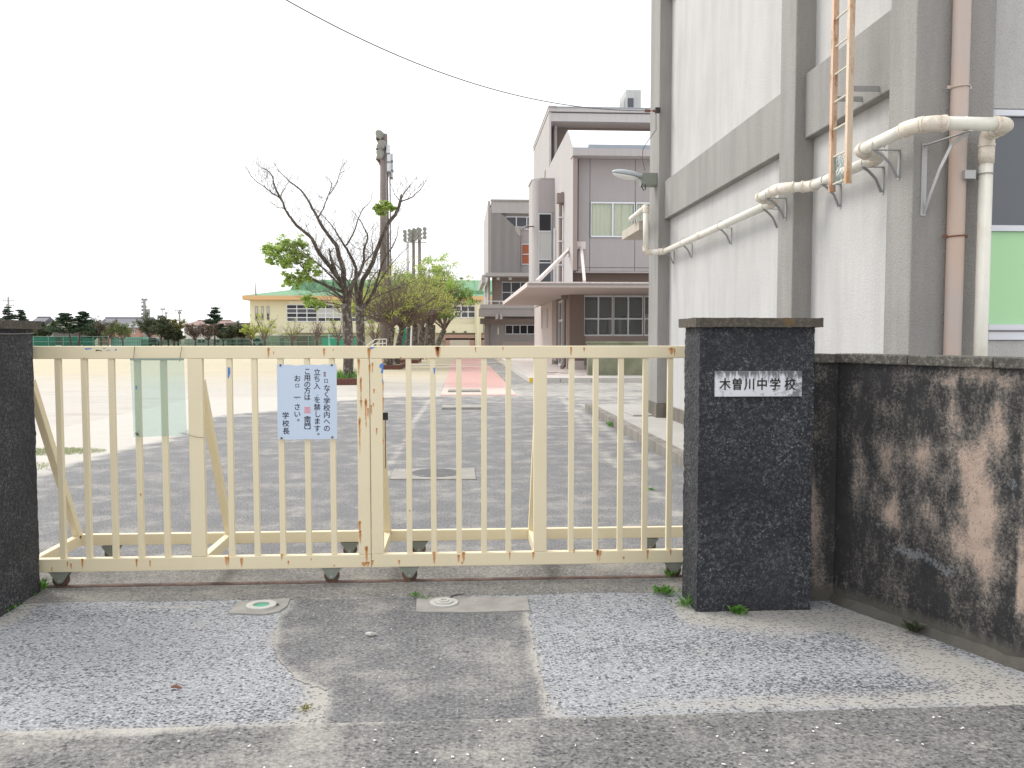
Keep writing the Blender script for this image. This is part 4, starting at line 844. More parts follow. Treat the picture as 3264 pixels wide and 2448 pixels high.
# overhead cable down to the far column
c0 = Vector((3.28, 14.2, 5.23)); e = aY(913, -6, 9.5); c3 = e+(e-aY(1100, 108, 11.)).normalized()*6
pts = []
ref = [(913, 0, 9.6), (1100, 100, 10.6), (1300, 193, 11.7), (1500, 264, 12.7), (1700, 312, 13.4), (1900, 343, 13.9), (2000, 351, 14.05)]
pts = [c3]+[aY(u, v, y) for u, v, y in ref]+[Vector((3.25, 14.25, 5.22))]
t = empty('overhead_cable', (3.25, 14.25, 5.22), 'sagging overhead cable hanging from the far column of the grey building across the sky', 'cable')
A_ = Vector((3.25, 14.25, 5.22)); hd_ = (Vector((-4.5, 5.5, 0))-Vector((3.25, 14.25, 0))).normalized(); nn = Vector((hd_.y, -hd_.x, 0)); sv = []; zv = []
for u, v in ((913, 0), (1000, 50), (1100, 98), (1200, 145), (1300, 190), (1400, 230), (1500, 264), (1600, 292), (1700, 315), (1800, 334), (1900, 346), (2000, 351)):
    d_ = Vector(_ray(u, v)); E_ = Vector((0, 0, EYE)); t_ = (A_-E_).dot(nn)/d_.dot(nn); p_ = E_+d_*t_; sv.append((p_-A_).dot(hd_)); zv.append(p_.z)
cf = np.polyfit([0]+sv, [A_.z]+zv, 3, w=[8]+[1]*len(sv)); smax = max(sv)
pts = [Vector((A_.x+hd_.x*s_, A_.y+hd_.y*s_, float(np.polyval(cf, s_)))) for s_ in np.linspace(smax, 0, 60)]
pts = [pts[0]+(pts[0]-pts[1])*6]+pts
MB().tube(pts, .0062, 6).build('wire', M['cable'], t)
MB().tube([pts[-4], pts[-3]], .024, 8).build('splice', M['rust_plain'], t); MB().tube([pts[-2], pts[-2].lerp(pts[-1], .6)], .020, 8).build('splice', M['rust_plain'], t)
MB().box(3.22, 3.299, 14.22, 14.30, 5.19, 5.27).build('anchor', M['black'], t)
MB().tube([(3.22, 14.2, 5.2), (3.23, 14.22, 4.9), (3.12, 14.3, 4.75), (3.03, 14.3, 4.6), (3.02, 14.3, 4.45), (3.08, 14.35, 4.25)], .007, 5).build('service_wire', M['cable'], t)

# ------------------------------------------------------------------ school buildings
def window(par, x0, x1, z0, z1, y, cols, rows, fm='alu', gm='glass_dark', ft=.05, splits=None, gms=None):
    m = MB(); f = ft
    m.box(x0, x1, y-.06, y, z0, z0+f); m.box(x0, x1, y-.06, y, z1-f, z1)
    xs = [x0+(x1-x0)*k/cols for k in range(cols+1)]; zs = splits or [z0+(z1-z0)*k/rows for k in range(rows+1)]
    for x in xs: m.box(max(x0, x-f/2), min(x1, x+f/2), y-.058, y-.001, z0+f, z1-f)
    for z in zs[1:-1]: m.box(x0+f/2, x1-f/2, y-.056, y-.002, z-f/2, z+f/2)
    o = m.build('window', M[fm], par); k = 0
    for a, b in zip(xs[:-1], xs[1:]):
        for c, d in zip(zs[:-1], zs[1:]):
            g = (gms[k % len(gms)] if gms else gm); k += 1
            MB().box(a+.01, b-.01, y-.025, y-.012, c+.01, d-.01).build('pane', M[g], o)
    return o
def holes(name, mat, par, x0, x1, z0, z1, y0, y1, hs_):
    xs = sorted({x0, x1, *[h[0] for h in hs_], *[h[1] for h in hs_]}); zs = sorted({z0, z1, *[h[2] for h in hs_], *[h[3] for h in hs_]}); m = MB()
    for a, b in zip(xs[:-1], xs[1:]):
        for c, d in zip(zs[:-1], zs[1:]):
            if any(h[0] <= (a+b)/2 <= h[1] and h[2] <= (c+d)/2 <= h[3] for h in hs_): continue
            m.box(a, b, y0, y1, c, d)
    return m.build(name, mat, par)
B = empty('school_building', (8, 40, 0), 'mauve grey school building with white roof, curtained upper windows and long entrance canopy', 'building', 'school buildings')
XB = 4.37
# ground floor front
g = [rc(1863, 942, 1953, 1071, 34.55), rc(1957, 942, 2050, 1071, 34.55), rc(2055, 942, 2150, 1071, 34.55)]
g = [list(q) for q in g]; hs_ = [(q[0], q[1], g[0][2], 3.14) for q in g]
holes('wall', M['brown_mid'], B, XB+.62, 14, -.05, 3.2, 34.6, 34.8, hs_)
for q in g: window(B, q[0], q[1], g[0][2], 3.14, 34.66, 2, 2, 'alu', 'clear', .06, [g[0][2], 2.16, 2.24, 3.14][:1]+[2.2, 3.14])
rm = MB(); rm.box(XB+.6, 14, 39.0, 39.1, 0, 3.2); rm.box(XB+.6, 14, 34.85, 39, -.02, .0); rm.box(XB+.6, 14, 34.85, 39, 3.15, 3.2); rm.box(XB+.5, XB+.6, 34.85, 39, 0, 3.2); rm.build('room_lining', M['room'], B)
for x0, x1, z0, z1, mt in ((5.7, 6.35, .2, 2.2, 'glass_dark'), (6.5, 6.62, .2, 2.35, 'stucco_white'), (6.9, 7.05, .2, 2.3, 'stucco_white'), (7.1, 7.9, .2, 2.4, 'glass_dark'), (8.0, 9.4, .9, 2.5, 'curtain')): MB().box(x0*1.06-.2, x1*1.06-.2, 38.6, 38.9, z0, z1).build('interior_panel', M[mt], B)
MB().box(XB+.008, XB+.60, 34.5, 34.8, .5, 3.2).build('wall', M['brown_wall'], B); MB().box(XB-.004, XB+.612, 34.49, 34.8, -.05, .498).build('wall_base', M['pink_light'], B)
MB().box(XB+.625, 14, 34.58, 34.599, -.05, .3).build('wall_base', M['conc_light'], B)
# entrance recess on the left side
MB().box(XB, XB+.3, 41.2, 51.0, -.05, 3.16).build('side_wall', M['pink_light'], B)
MB().box(XB+.02, XB+.3, 34.81, 36.2, -.05, 3.16).build('side_wall', M['brown_mid'], B); MB().box(XB+.012, XB+.3, 39.4, 41.19, .35, 3.16).build('side_wall', M['brown_mid'], B)
MB().box(XB+.2, XB+.25, 36.21, 39.39, .15, 3.16).build('door_glass', M['glass_mid'], B)
for y in (36.3, 37.3, 38.3, 39.3): MB().box(XB+.10, XB+.16, y-.06, y+.06, .15, 3.1).build('door_frame', M['alu'], B)
for z in (2.2, 3.05, .2): MB().box(XB+.11, XB+.15, 36.36, 39.24, z-.05, z+.05).build('door_frame', M['alu'], B)
for y in (43.0, 46.0): MB().box(XB-.02, XB+.01, y, y+.6, 1.9, 2.9).build('slit_window', M['mauve'], B)
MB().tube([(XB-.12, 35.2, .3), (XB-.12, 35.2, 3.1)], .075, 12).build('downpipe', M['brown_pipe'], B); MB().box(XB-.26, XB+.02, 35.05, 35.35, 3.0, 3.15).build('downpipe_head', M['brown_pipe'], B); MB().bar((XB-.12, 35.2, .32), (XB-.25, 34.9, .22), .14).build('downpipe_shoe', M['brown_pipe'], B)
# dark brown strip painting the recess shadow between canopy and upper floor, overhang
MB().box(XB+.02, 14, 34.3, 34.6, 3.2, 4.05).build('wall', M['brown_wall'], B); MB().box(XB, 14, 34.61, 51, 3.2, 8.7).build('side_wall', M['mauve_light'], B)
zb = 4.06
MB().box(XB+.16, 14, 33.85, 34.6, zb-.01, 8.42).build('wall_backing', M['joint'], B)
J = [aY(u, 700, 33.8).x for u in (1843, 1880, 2024)]+[8.7, 10.4, 12.1, 14]; w0 = aY(1882, 644, 33.8).z; w1 = aY(1882, 756, 33.8).z; z2 = aY(1882, 853, 33.8).z
for i in range(len(J)-1):
    a, b = J[i]+.01, J[i+1]-.01
    for c, d in ((zb, z2-.01), (z2+.01, w1-.01), (w0+.01, 8.42)) if i in (1, 2, 4, 5) else ((zb, z2-.01), (z2+.01, 8.42)): MB().box(a, b, 33.8, 33.849, c, d).build('wall_panel', M['mauve'], B)
MB().box(XB+.16, 14, 33.79, 33.86, zb-.06, zb-.011).build('drip_edge', M['mauve_light'], B); MB().box(XB+.02, 14, 33.86, 34.3, zb-.05, zb-.012).build('soffit', M['soffit'], B)
for i in (1, 2, 4):
    a, b = J[i]+.03, J[i+1]-.02
    wd = window(B, a, b, w1, w0, 33.80, 2 if i == 1 else 2, 1, 'alu_blue', 'clear', .055)
    m = MB(); n = 46
    for k in range(n):
        x = a+.05+(b-a-.1)*k/n; x2 = a+.05+(b-a-.1)*(k+1)/n; y = 33.832-.013*math.sin(k*1.3)-.008*math.sin(k*.7+i); y2 = 33.832-.013*math.sin((k+1)*1.3)-.008*math.sin((k+1)*.7+i)
        q = len(m.v); m.v += [(x, y, w1+.03), (x2, y2, w1+.03), (x2, y2, w0-.03), (x, y, w0-.03)]; m.f.append((q, q+1, q+2, q+3))
    m.build('curtain', M['curtain'], wd, smooth=True)
# fin wall, eave, roof
MB().box(XB-.02, XB+.155, 33.35, 34.6, zb, 8.42).build('fin_wall', M['brown_mid'], B); MB().box(XB-.025, XB-.0205, 33.35, 34.0, 3.2, 8.42).build('fin_face', M['mauve_light'], B)
MB().prism([(33.98, 3.2), (51, 3.2), (51, 8.8), (41.9, 9.82), (35.2, 9.84), (33.5, 8.72), (33.98, 8.4)], XB-.022, XB-.001, 'x').build('side_wall', M['mauve_light'], B)
MB().box(XB-.06, 14, 33.15, 33.9, 8.43, 8.70).build('eave', M['mauve_light'], B)
MB().prism([(33.3, 8.75), (35.2, 9.86), (41.9, 9.86), (41.9, 9.7), (35.3, 9.7), (33.4, 8.701)], XB+.005, 14, 'x').build('roof', M['roof_white'], B)
MB().box(XB+.55, 14, 33.2, 33.35, 8.701, 8.86).build('roof_edge', M['roof_grey'], B); MB().box(XB-.05, XB+.54, 33.2, 33.35, 8.701, 8.74).build('roof_edge', M['roof_grey'], B)
MB().box(XB-.13, XB-.03, 36.3, 36.65, 7.05, 7.55).build('rain_head', M['brown_pipe'], B); 
hd = Vector((XB-.16, 36.4, 0)); MB().tube([hd+Vector((0, 0, 3.4)), hd+Vector((0, 0, 7.2))], .075, 12).build('downpipe', M['brown_pipe'], B); MB().box(XB-.32, XB-.02, 36.2, 36.6, 7.1, 7.5).build('rain_head', M['brown_pipe'], B)
MB().tube([(XB-.1, 39.2, 3.4), (XB-.1, 39.2, 6.4)], .04, 8).build('vent_pipe', M['alu'], B)
for z in (4.5, 5.5, 6.5): MB().box(XB-.26, XB, 36.31, 36.49, z-.03, z+.03).build('pipe_clamp', M['alu'], B)
# stair bay with rounded corner and glass strip
m = MB(); P = [(4.37, 40.0), (3.72, 40.0)]+[(3.72-.40*math.sin(a), 40.40-.40*math.cos(a)) for a in np.linspace(.15, 1.57, 7)]+[(3.32, 42.0), (4.37, 42.0)]
m.prism([(a, b) for a, b in P], 3.3, 8.72, 'z'); m.build('stair_bay', M['mauve_light'], B)
m = MB(); m.prism([(a, b) for a, b in [(4.37, 39.96), (3.71, 39.96), (3.29, 40.38), (3.28, 42.04), (4.37, 42.04)]], 8.721, 8.80, 'z'); m.build('bay_coping', M['mauve'], B)
q = rc(1717, 680, 1757, 888, 39.98); MB().box(q[0]-.01, 4.37, 39.96, 39.999, 7.2, 8.71).build('wall_panel', M['mauve'], B)
window(B, q[0], q[1], 3.5, q[3], 39.97, 1, 4, 'alu', 'glass_mid', .05, [3.5, 4.9, 5.05, 6.35, q[3]], ['glass_mid', 'glass_mid', 'glass_pale', 'glass_dark'])
# canopy
zc = 3.17; CX0, CX1 = 2.32, 2.55
cn = MB(); cn.prism([(2.32, 29.5), (14, 29.5), (14, 47), (2.36, 47)], zc, zc+.07, 'z'); cn.build('canopy_soffit', M['soffit'], B)
MB().box(2.30, 14, 29.44, 29.62, zc+.14, 3.36).build('canopy_fascia', M['canopy_white'], B); MB().box(2.36, 14, 29.52, 29.68, zc+.005, zc+.139).build('canopy_fascia', M['mauve_light'], B)
MB().box(2.28, 2.44, 29.621, 47, zc+.03, 3.355).build('canopy_fascia', M['canopy_white'], B); MB().box(2.45, 14, 29.63, 34.2, 3.241, 3.26).build('canopy_deck', M['canopy_white'], B)
def strut(a, b, pl_): 
    MB().bar(a, b, .10, .13).build('strut', M['canopy_white'], B); MB().box(*pl_).build('strut_plate', M['canopy_white'], B)
a = aY(1712, 897, 30.2); b = aX(1811, 800, XB-.05); strut(a, b, (XB-.06, XB-.03, b.y-.2, b.y+.2, b.z-.2, b.z+.15))
a = aY(1863, 897, 31.0); b = aY(1853, 790, 33.75); strut(a, b, (b.x-.17, b.x+.17, 33.75, 33.799, b.z-.05, b.z+.25))
# taller block behind
Cb = empty('school_building', (8, 50, 0), 'tall flat roofed mauve school block rising behind the white roof', 'building', 'school buildings')
XC = 4.36
MB().box(XC, XC+.10, 42.6, 51.5, 7.0, 12.49).build('side_wall', M['mauve_light'], Cb); MB().box(XC-.03, XC+.3, 42.50, 51.6, 12.50, 12.70).build('side_wall', M['mauve_light'], Cb); MB().box(XC-.05, XC+.34, 42.42, 51.7, 12.701, 12.75).build('parapet_cap', M['mauve'], Cb)
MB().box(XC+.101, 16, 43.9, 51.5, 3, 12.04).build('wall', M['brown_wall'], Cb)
MB().box(XC+.101, 16, 42.9, 51.5, 12.045, 12.06).build('soffit', M['soffit'], Cb)
MB().box(XC+.101, 16, 42.60, 42.899, 12.045, 12.44).build('fascia', M['mauve_light'], Cb); MB().box(XC+.301, 16, 42.52, 42.9, 12.50, 12.70).build('fascia', M['mauve_light'], Cb); MB().box(XC+.101, 16, 42.66, 42.9, 12.441, 12.499).build('joint', M['joint'], Cb)
MB().box(XC+.301, 16, 42.46, 42.9, 12.701, 12.73).build('roof', M['roof_grey'], Cb); MB().box(XC+.31, 16, 42.901, 51.5, 12.62, 12.66).build('roof', M['roof_grey'], Cb)
MB().tube([(XC+.42, 43.6, 8), (XC+.42, 43.6, 12.04)], .085, 10).build('downpipe', M['mauve_light'], Cb)
MB().box(XC-.02, XC+.001, 44.3, 44.9, 8.7, 10.0).build('slit_window', M['brown_mid'], Cb); MB().box(XC-.02, XC+.001, 47.3, 47.9, 8.7, 9.6).build('slit_window', M['brown_mid'], Cb)
q = rc(1995.8, 286, 2043, 346, 47); t = empty('rooftop_unit', ((q[0]+q[1])/2, 47, q[2]), 'pale box shaped unit with dark louvre on the flat roof of the tall block', 'roof unit')
MB().box(q[0], q[1], 47, 49, q[2]-.25, q[3]).build('cabinet', M['stucco_white'], t); q2 = rc(2001, 313, 2019, 345, 47); MB().box(q2[0], q2[1], 46.97, 46.999, q2[2]-.1, q2[3]).build('louvre', M['glass_mid'], t)
q3 = rc(1986, 314, 1995, 345, 47.5); MB().prism([(q3[0], q3[2]-.2), (q[0]-.01, q3[2]-.2), (q[0]-.01, q3[3]), (q3[0]+.02, q3[2]+.2)], 47.2, 48.8, 'y').build('side_duct', M['conc_grey'], t)
# block with the ribbed facade further back
A = empty('school_building', (3.5, 62, 0), 'mauve school block with vertically ribbed upper wall and balconies farther down the path', 'building', 'school buildings')
y = 62.
q = rc(1566, 640, 1700, 672, y); MB().box(q[0], 6.5, y, y+12, 10.3, q[3]).build('parapet', M['mauve_light'], A); MB().box(q[0]-.05, 6.5, y-.1, y+.3, q[3]+.001, q[3]+.10).build('parapet_cap', M['mauve'], A)
x0 = aY(1563, 800, y).x; xr = aY(1660, 800, y).x; zt = aY(1585, 672, y).z; zm = aY(1655, 740, y).z; zbv = 6.02; xk = aY(1587, 672, y).x
MB().box(x0+.02, 6.5, y+.35, y+.6, 6.0, 10.3).build('wall', M['mauve'], A)
nrib = 27
for k in range(nrib):
    xa_ = x0+(xr-x0)*k/nrib; xb_ = x0+(xr-x0)*(k+.55)/nrib; ztk = zt+.25 if xa_ < xk else zt+(zm-zt)*(xa_-xk)/(xr-xk)
    MB().box(xa_, xb_, y+.02, y+.12, zbv, ztk).build('facade_rib', M['mauve_light'], A)
m = MB(); m.prism([(x0, zbv), (xr, zbv), (xr, zm-.05), (xk, zt-.02), (x0, zt+.2)], y+.125, y+.34, 'y'); m.build('ribbed_wall', M['brown_wall'], A)  # darker backing puts the shade between the ribs into its colour
q = rc(1612, 690, 1700, 720, y+.3); window(A, q[0], 6.3, aY(1650, 730, y).z, q[3], y+.33, 4, 1, 'alu_blue', 'glass_mid', .06)
q = rc(1663, 776, 1700, 843, y+.1); w_ = window(A, q[0], q[1]+1, q[2], q[3], y+.34, 1, 2, 'alu_blue', 'curtain_red', .06)
MB().box(x0-.15, x0, y+.3, y+12, 3, 11.2).build('side_wall', M['mauve_light'], A)
def slab(u0, v0, v1, yy, name='balcony_slab', mat='mauve_light', x1=6.5, dep=1.5):
    a = aY(u0, v0, yy); b = aY(u0, v1, yy); MB().box(a.x, x1, yy, yy+dep, b.z, a.z).build(name, M[mat], A); return a, b
a, b = slab(1548, 869, 880, 60.6); MB().box(a.x-.25, a.x-.002, 60.62, 72, b.z-.45, b.z+.1).build('side_slab', M['mauve_light'], A)
MB().box(a.x+.5, 6.5, 62.06, 62.3, 3.4, 5.9).build('wall', M['brown_mid'], A)
q = rc(1600, 898, 1700, 966, 62); window(A, q[0], 6.3, q[2], q[3], 62.05, 5, 2, 'alu_blue', 'glass_mid', .06)
for u in (1588, 1626): c = aY(u, 888, 61.2); MB().box(c.x-.1, c.x+.1, 61.1, 61.3, c.z-.09, c.z+.09).build('floodlight', M['alu'], A)
MB().tube([(a.x+.55, 61.9, 3), (a.x+.55, 61.9, 5.9)], .06, 8).build('downpipe', M['brown_pipe'], A)
a, b = slab(1531, 970, 983, 59.6); a2 = aY(1527, 983, 59.6); MB().box(a2.x, 6.5, 59.65, 61.2, aY(1527, 1008, 59.6).z, a2.z-.002).build('balcony_slab', M['mauve'], A)
zr = aY(1535, 960, 59.7).z
MB().tube([(a.x+.1, 59.7, zr), (6.5, 59.7, zr)], .03, 6).build('handrail', M['alu_blue'], A)
for k in range(8): MB().tube([(a.x+.12+k*.6, 59.7, a.z), (a.x+.12+k*.6, 59.7, zr)], .02, 6).build('baluster', M['alu_blue'], A)
MB().box(a2.x+.4, 6.5, 61.3, 61.6, -.1, 3.0).build('wall', M['mauve'], A); MB().box(a2.x+.1, 6.5, 61.0, 61.29, 2.35, 2.75).build('ceiling_beam', M['brown_mid'], A)
q = rc(1611, 1035, 1720, 1066, 61.3); window(A, q[0], 6.3, q[2], q[3], 61.29, 6, 1, 'alu_blue', 'glass_dark', .06)
for u in (1584, 1597): c = aY(u, 1008, 59.5); MB().box(c.x-.09, c.x+.09, 59.3, 60.5, c.z-.2, c.z+.15).build('bracket_end', M['mauve_light'], A)
c = aY(1588, 1055, 61.2); MB().box(c.x-.05, c.x+.05, 61.2, 61.29, c.z-.25, c.z+.25).build('wall_light', M['white_paint'], A)
for k in range(6): MB().box(a2.x+.3, a2.x+.34, 60.2+k*.15, 60.25+k*.15, 1.6, 2.7).build('louvre', M['brown_mid'], A)
MB().tube([(a2.x+.75, 61.1, 0), (a2.x+.75, 61.1, 2.9)], .07, 8).build('downpipe', M['brown_pipe'], A)
MB().tube([(a2.x+.75, 61.1, 0), (a2.x+.75, 61.1, 2.9)], .07, 8)
q = rc(1604, 1092, 1700, 1108, 58); MB().box(q[0], 6, 58, 58.6, 0, q[3]+.02).build('low_wall', M['brown_mid'], A)
MB().box(x0+1.3, x0+1.36, 61.95, 62.05, 3.2, 3.4).build('pipe_stub', M['alu'], A)
# horn loudspeaker
p = aY(1664, 725, 39.7); h = empty('horn_loudspeaker', p, 'grey horn loudspeaker fixed to the rounded corner of the stair bay', 'loudspeaker')
d = Vector((-.85, -.20, -.42)).normalized(); P0 = p+Vector((.22, .3, .08)); MB().tube([P0, P0+d*.12, P0+d*.22, P0+d*.36, P0+d*.46], [.05, .06, .09, .17, .25], 16).build('horn', M['conc_grey'], h)
MB().tube([P0-d*.1, P0+d*.05], .07, 10).build('driver', M['flood_body'], h); MB().bar(P0, P0+Vector((.35, .15, .02)), .05).build('bracket', M['rust_plain'], h)
# mossy low wall on the terrace
q = rc(1875, 1091, 2063, 1198, 29.2); t = tag(MB().box(q[0], q[0]+3.2, 29.2, 29.5, .15, q[3]-.04).build('screen_wall', M['mossy'], bevel=.01), 'low mossy green concrete wall standing on the entrance terrace', 'wall')
t2 = MB().box(q[0]-.03, q[0]+3.23, 29.17, 29.53, q[3]-.039, q[3]+.03).build('top', M['mossy'], t)
MB().box(q[0]+3.2, q[0]+3.5, 29.2, 33, .15, .6).build('side_panel', M['mossy'], t)

# ------------------------------------------------------------------ gymnasium across the yard
G = empty('gymnasium', (-12, 112, 0), 'pale yellow gymnasium with green hipped metal roof and orange eaves across the school yard', 'building')
GYF = 112.; zE = aY(800, 955, GYF).z; zT = aY(800, 943, GYF).z; GX0 = aY(797, 1000, GYF).x; GX1 = 14
cuts = [q for q in ()]
MB().box(GX0, GX1, GYF, GYF+22, -.1, zE).build('wall', M['gym_wall'], G)
MB().box(aY(772, 950, GYF-1.2).x, GX1, GYF-1.2, GYF-1.0, zE-.05, zT).build('eave_board', M['gym_trim'], G); MB().box(aY(776, 950, GYF-1).x, GX1, GYF-1.0, GYF, zE-.1, zE+.1).build('eave_soffit', M['gym_trim'], G)
ex = aY(772, 950, GYF-1.2).x; MB().box(ex, ex+.2, GYF-.999, GYF+23, zE-.05, zT).build('eave_board', M['gym_trim'], G)
rz = aY(1200, 892, GYF+8).z; rk = aY(910, 920, GYF+5); rt = aY(945, 892, GYF+8)
m = MB(); m.v += [(ex, GYF-1.1, zT), (GX1, GYF-1.1, zT), (GX1, GYF+8, rz), (rt.x, GYF+8, rz), (rk.x, GYF+8, rk.z), (ex, GYF+22, zT), (rt.x, GYF+14, rz), (GX1, GYF+14, rz), (rk.x, GYF+14, rk.z), (GX1, GYF+22, zT)]
m.f += [(0, 1, 2, 3, 4), (0, 4, 8, 5), (3, 2, 7, 6), (3, 6, 8, 4), (5, 8, 6, 7, 9)]; m.build('roof', M['gym_roof'], G)
x = ex+1
for k in range(26):
    xr_ = GX0+k*1.6; 
    if xr_ > rt.x+1: MB().bar((xr_, GYF-1.05, zT+.05), (xr_, GYF+7.9, rz+.04), .06).build('roof_seam', M['gym_roof'], G)
q = rc(910, 958, 1310, 1028, GYF); 
xs_ = [aY(u, 1000, GYF).x for u in (913, 1012, 1088, 1187, 1290)]
z0 = aY(900, 1026, GYF).z; z1 = aY(900, 970, GYF).z
MB().box(aY(907, 1, GYF).x, 9, GYF-.12, GYF-.001, z1+.02, zE-.12).build('lintel_band', plain('pale_lintel', (.78, .75, .62), .8, .03), G)
for i, (a, b) in enumerate(zip(xs_[:-1], xs_[1:])): window(G, a+.06, b-.06, z0, z1, GYF-.02, 3, 4, 'alu_blue', 'glass_mid', .11, None, ['glass_mid', 'glass_dark', 'glass_mid', 'glass_dark'] if i != 1 else ['glass_dark', 'glass_pale', 'glass_pale', 'glass_dark'])
q = rc(1448, 974, 1514, 1014, GYF); window(G, q[0], q[1], q[2], q[3], GYF-.02, 3, 2, 'alu_blue', 'glass_mid', .14)
for u in (813, 832, 850): q = rc(u, 976, u+9, 1021, GYF); window(G, q[0], q[1], q[2], q[3], GYF-.02, 1, 2, 'conc_grey', 'glass_dark', .12, None, ['glass_dark', 'house_white'])
MB().box(aY(888, 1, GYF).x, 12, GYF-.9, GYF-.05, z0-1.4, z0-.3).build('lower_band', M['gym_wall'], G)
for u in (1518, 1528): MB().box(aY(u, 1, GYF).x-.25, aY(u, 1, GYF).x+.1, GYF-1.2, GYF-.91, 0, 5.6).build('pier', M['gym_wall'], G)
MB().box(aY(1517, 1, GYF).x, aY(1523, 1, GYF).x, GYF-1.4, GYF-1.21, 0, 5.6).build('downpipe', M['gym_wall'], G)
for u0, u1, v0, v1, mt in ((1395, 1513, 1067, 1076, 'gym_brown'), (1527, 1556, 1067, 1076, 'gym_brown'), (1392, 1404, 1078, 1103, 'gym_brown'), (1420, 1434, 1078, 1103, 'gym_brown'), (1498, 1513, 1078, 1103, 'gym_brown'), (1531, 1544, 1078, 1103, 'gym_brown'), (1434, 1497, 1078, 1103, 'house_cream'), (1186, 1203, 1070, 1103, 'house_cream'), (946, 986, 1068, 1103, 'gym_brown'), (892, 906, 1077, 1103, 'conc_grey'), (1060, 1080, 1075, 1103, 'house_cream')):
    q = rc(u0, v0, u1, v1, GYF-.95); MB().box(q[0], q[1], GYF-.99, GYF-.901, q[2]-.3, q[3]).build('door' if v0 > 1076 or u0 < 1300 else 'transom_window', M[mt], G)
for u in (1446, 1483): c = aY(u, 1059, GYF-.95); MB().tube([(c.x, GYF-1.05, c.z), (c.x, GYF-.9, c.z)], .18, 10).build('roundel_vent', M['house_dark'], G)
MB().tube([(ex+1.6, GYF-.8, zT), (ex+1.6, GYF-.8, zT+.4), (ex+1.6, GYF-.8, zT+1.7)], [.16, .10, .03], 6).build('antenna', M['conc_grey'], G)

# ------------------------------------------------------------------ trees
class TR:      # wood collector
    def __init__(s): s.m = MB(); s.tips = []
    def limb(s, P, r0, r1, sides=7): n = len(P); r0 *= .9; s.m.tube(P, [r0+(r1-r0)*(i/(n-1))**.8 for i in range(n)], sides, False)
    def twigs(s, p, d, l, r, depth, R, spread=.75, up=.12, kids=(2, 3), sides=3, nseg=4):
        P = [Vector(p)]; dd = Vector(d).normalized()
        for i in range(nseg):
            dd = (dd+Vector((R.uniform(-1, 1), R.uniform(-1, 1), R.uniform(-.8, 1)))*.16+Vector((0, 0, up*.4))).normalized(); P.append(P[-1]+dd*l/nseg)
        s.m.tube(P, [r*(1-.6*i/nseg) for i in range(nseg+1)], sides, False)
        s.tips.append(P[-1])
        if depth > 0:
            for k in range(R.randint(*kids)):
                i = R.randint(1, nseg); q = P[i]; a = Vector((R.uniform(-1, 1), R.uniform(-1, 1), R.uniform(-.5, 1))).normalized()
                s.twigs(q, (dd+a*spread).normalized(), l*R.uniform(.5, .75), r*.55, depth-1, R, spread, up, kids, sides, nseg)
def leaves(centres, n, size, R, flat=.6, droop=0., rad=None):
    V = []; F = []
    for c, rr in centres:
        for k in range(n if isinstance(n, int) else int(n*rr)):
            d = Vector((R.gauss(0, 1), R.gauss(0, 1), R.gauss(0, 1)*flat)); d = d*rr*.55
            p = Vector(c)+d; a = Vector((R.uniform(-1, 1), R.uniform(-1, 1), R.uniform(-.6, .3)-droop)).normalized(); b = a.orthogonal().normalized(); b.rotate(Matrix.Rotation(R.uniform(0, 6.28), 3, a))
            sz = size*R.uniform(.6, 1.3); i = len(V); V += [tuple(p-a*sz*.5), tuple(p+b*sz*.33), tuple(p+a*sz*.5), tuple(p-b*sz*.33)]; F.append((i, i+1, i+2, i+3))
    me = bpy.data.meshes.new('leaves'); me.from_pydata(V, [], F); return me
R = random.Random(11)
def cr(pts): return [(780+a/3.19, 480+b/3.19) for a, b in pts]
def smooth(P, k=3):
    o = []
    for i in range(len(P)-1):
        p0 = P[max(0, i-1)]; p1 = P[i]; p2 = P[i+1]; p3 = P[min(len(P)-1, i+2)]
        for j in range(k):
            t = j/k; o.append(.5*((2*p1)+(p2-p0)*t+(2*p0-5*p1+4*p2-p3)*t*t+(3*p1-p0-3*p2+p3)*t**3))
    return o+[P[-1]]
def grow_limb(T, uv, y0, y1, r0, r1, tw=1.0, dens=1., sides=7, up=.2):
    uv = cr(uv); n = len(uv); P = [aY(u, v, y0+(y1-y0)*i/(n-1)) for i, (u, v) in enumerate(uv)]
    P = smooth(P); P = [p+Vector((R.uniform(-1, 1), R.uniform(-1, 1), R.uniform(-1, 1)))*.012 for p in P]; T.limb(P, r0, r1, sides)
    for i in range(2, len(P)-1):
        f = i/len(P)
        for _ in range(1+(R.random() < .6)):
            if R.random() < dens*(.7+.6*f):
                d = (P[i+1]-P[i-1]).normalized(); a = Vector((R.uniform(-1, 1), R.uniform(-1, 1), R.uniform(-.2, .9))).normalized()
                T.twigs(P[i], d*.5+a, R.uniform(.3, .85)*tw, .0065*(1.4-f), 2, R, .8, up, (1, 4))
    d = (P[-1]-P[-2]).normalized(); T.twigs(P[-1], d, .3, r1, 1, R)
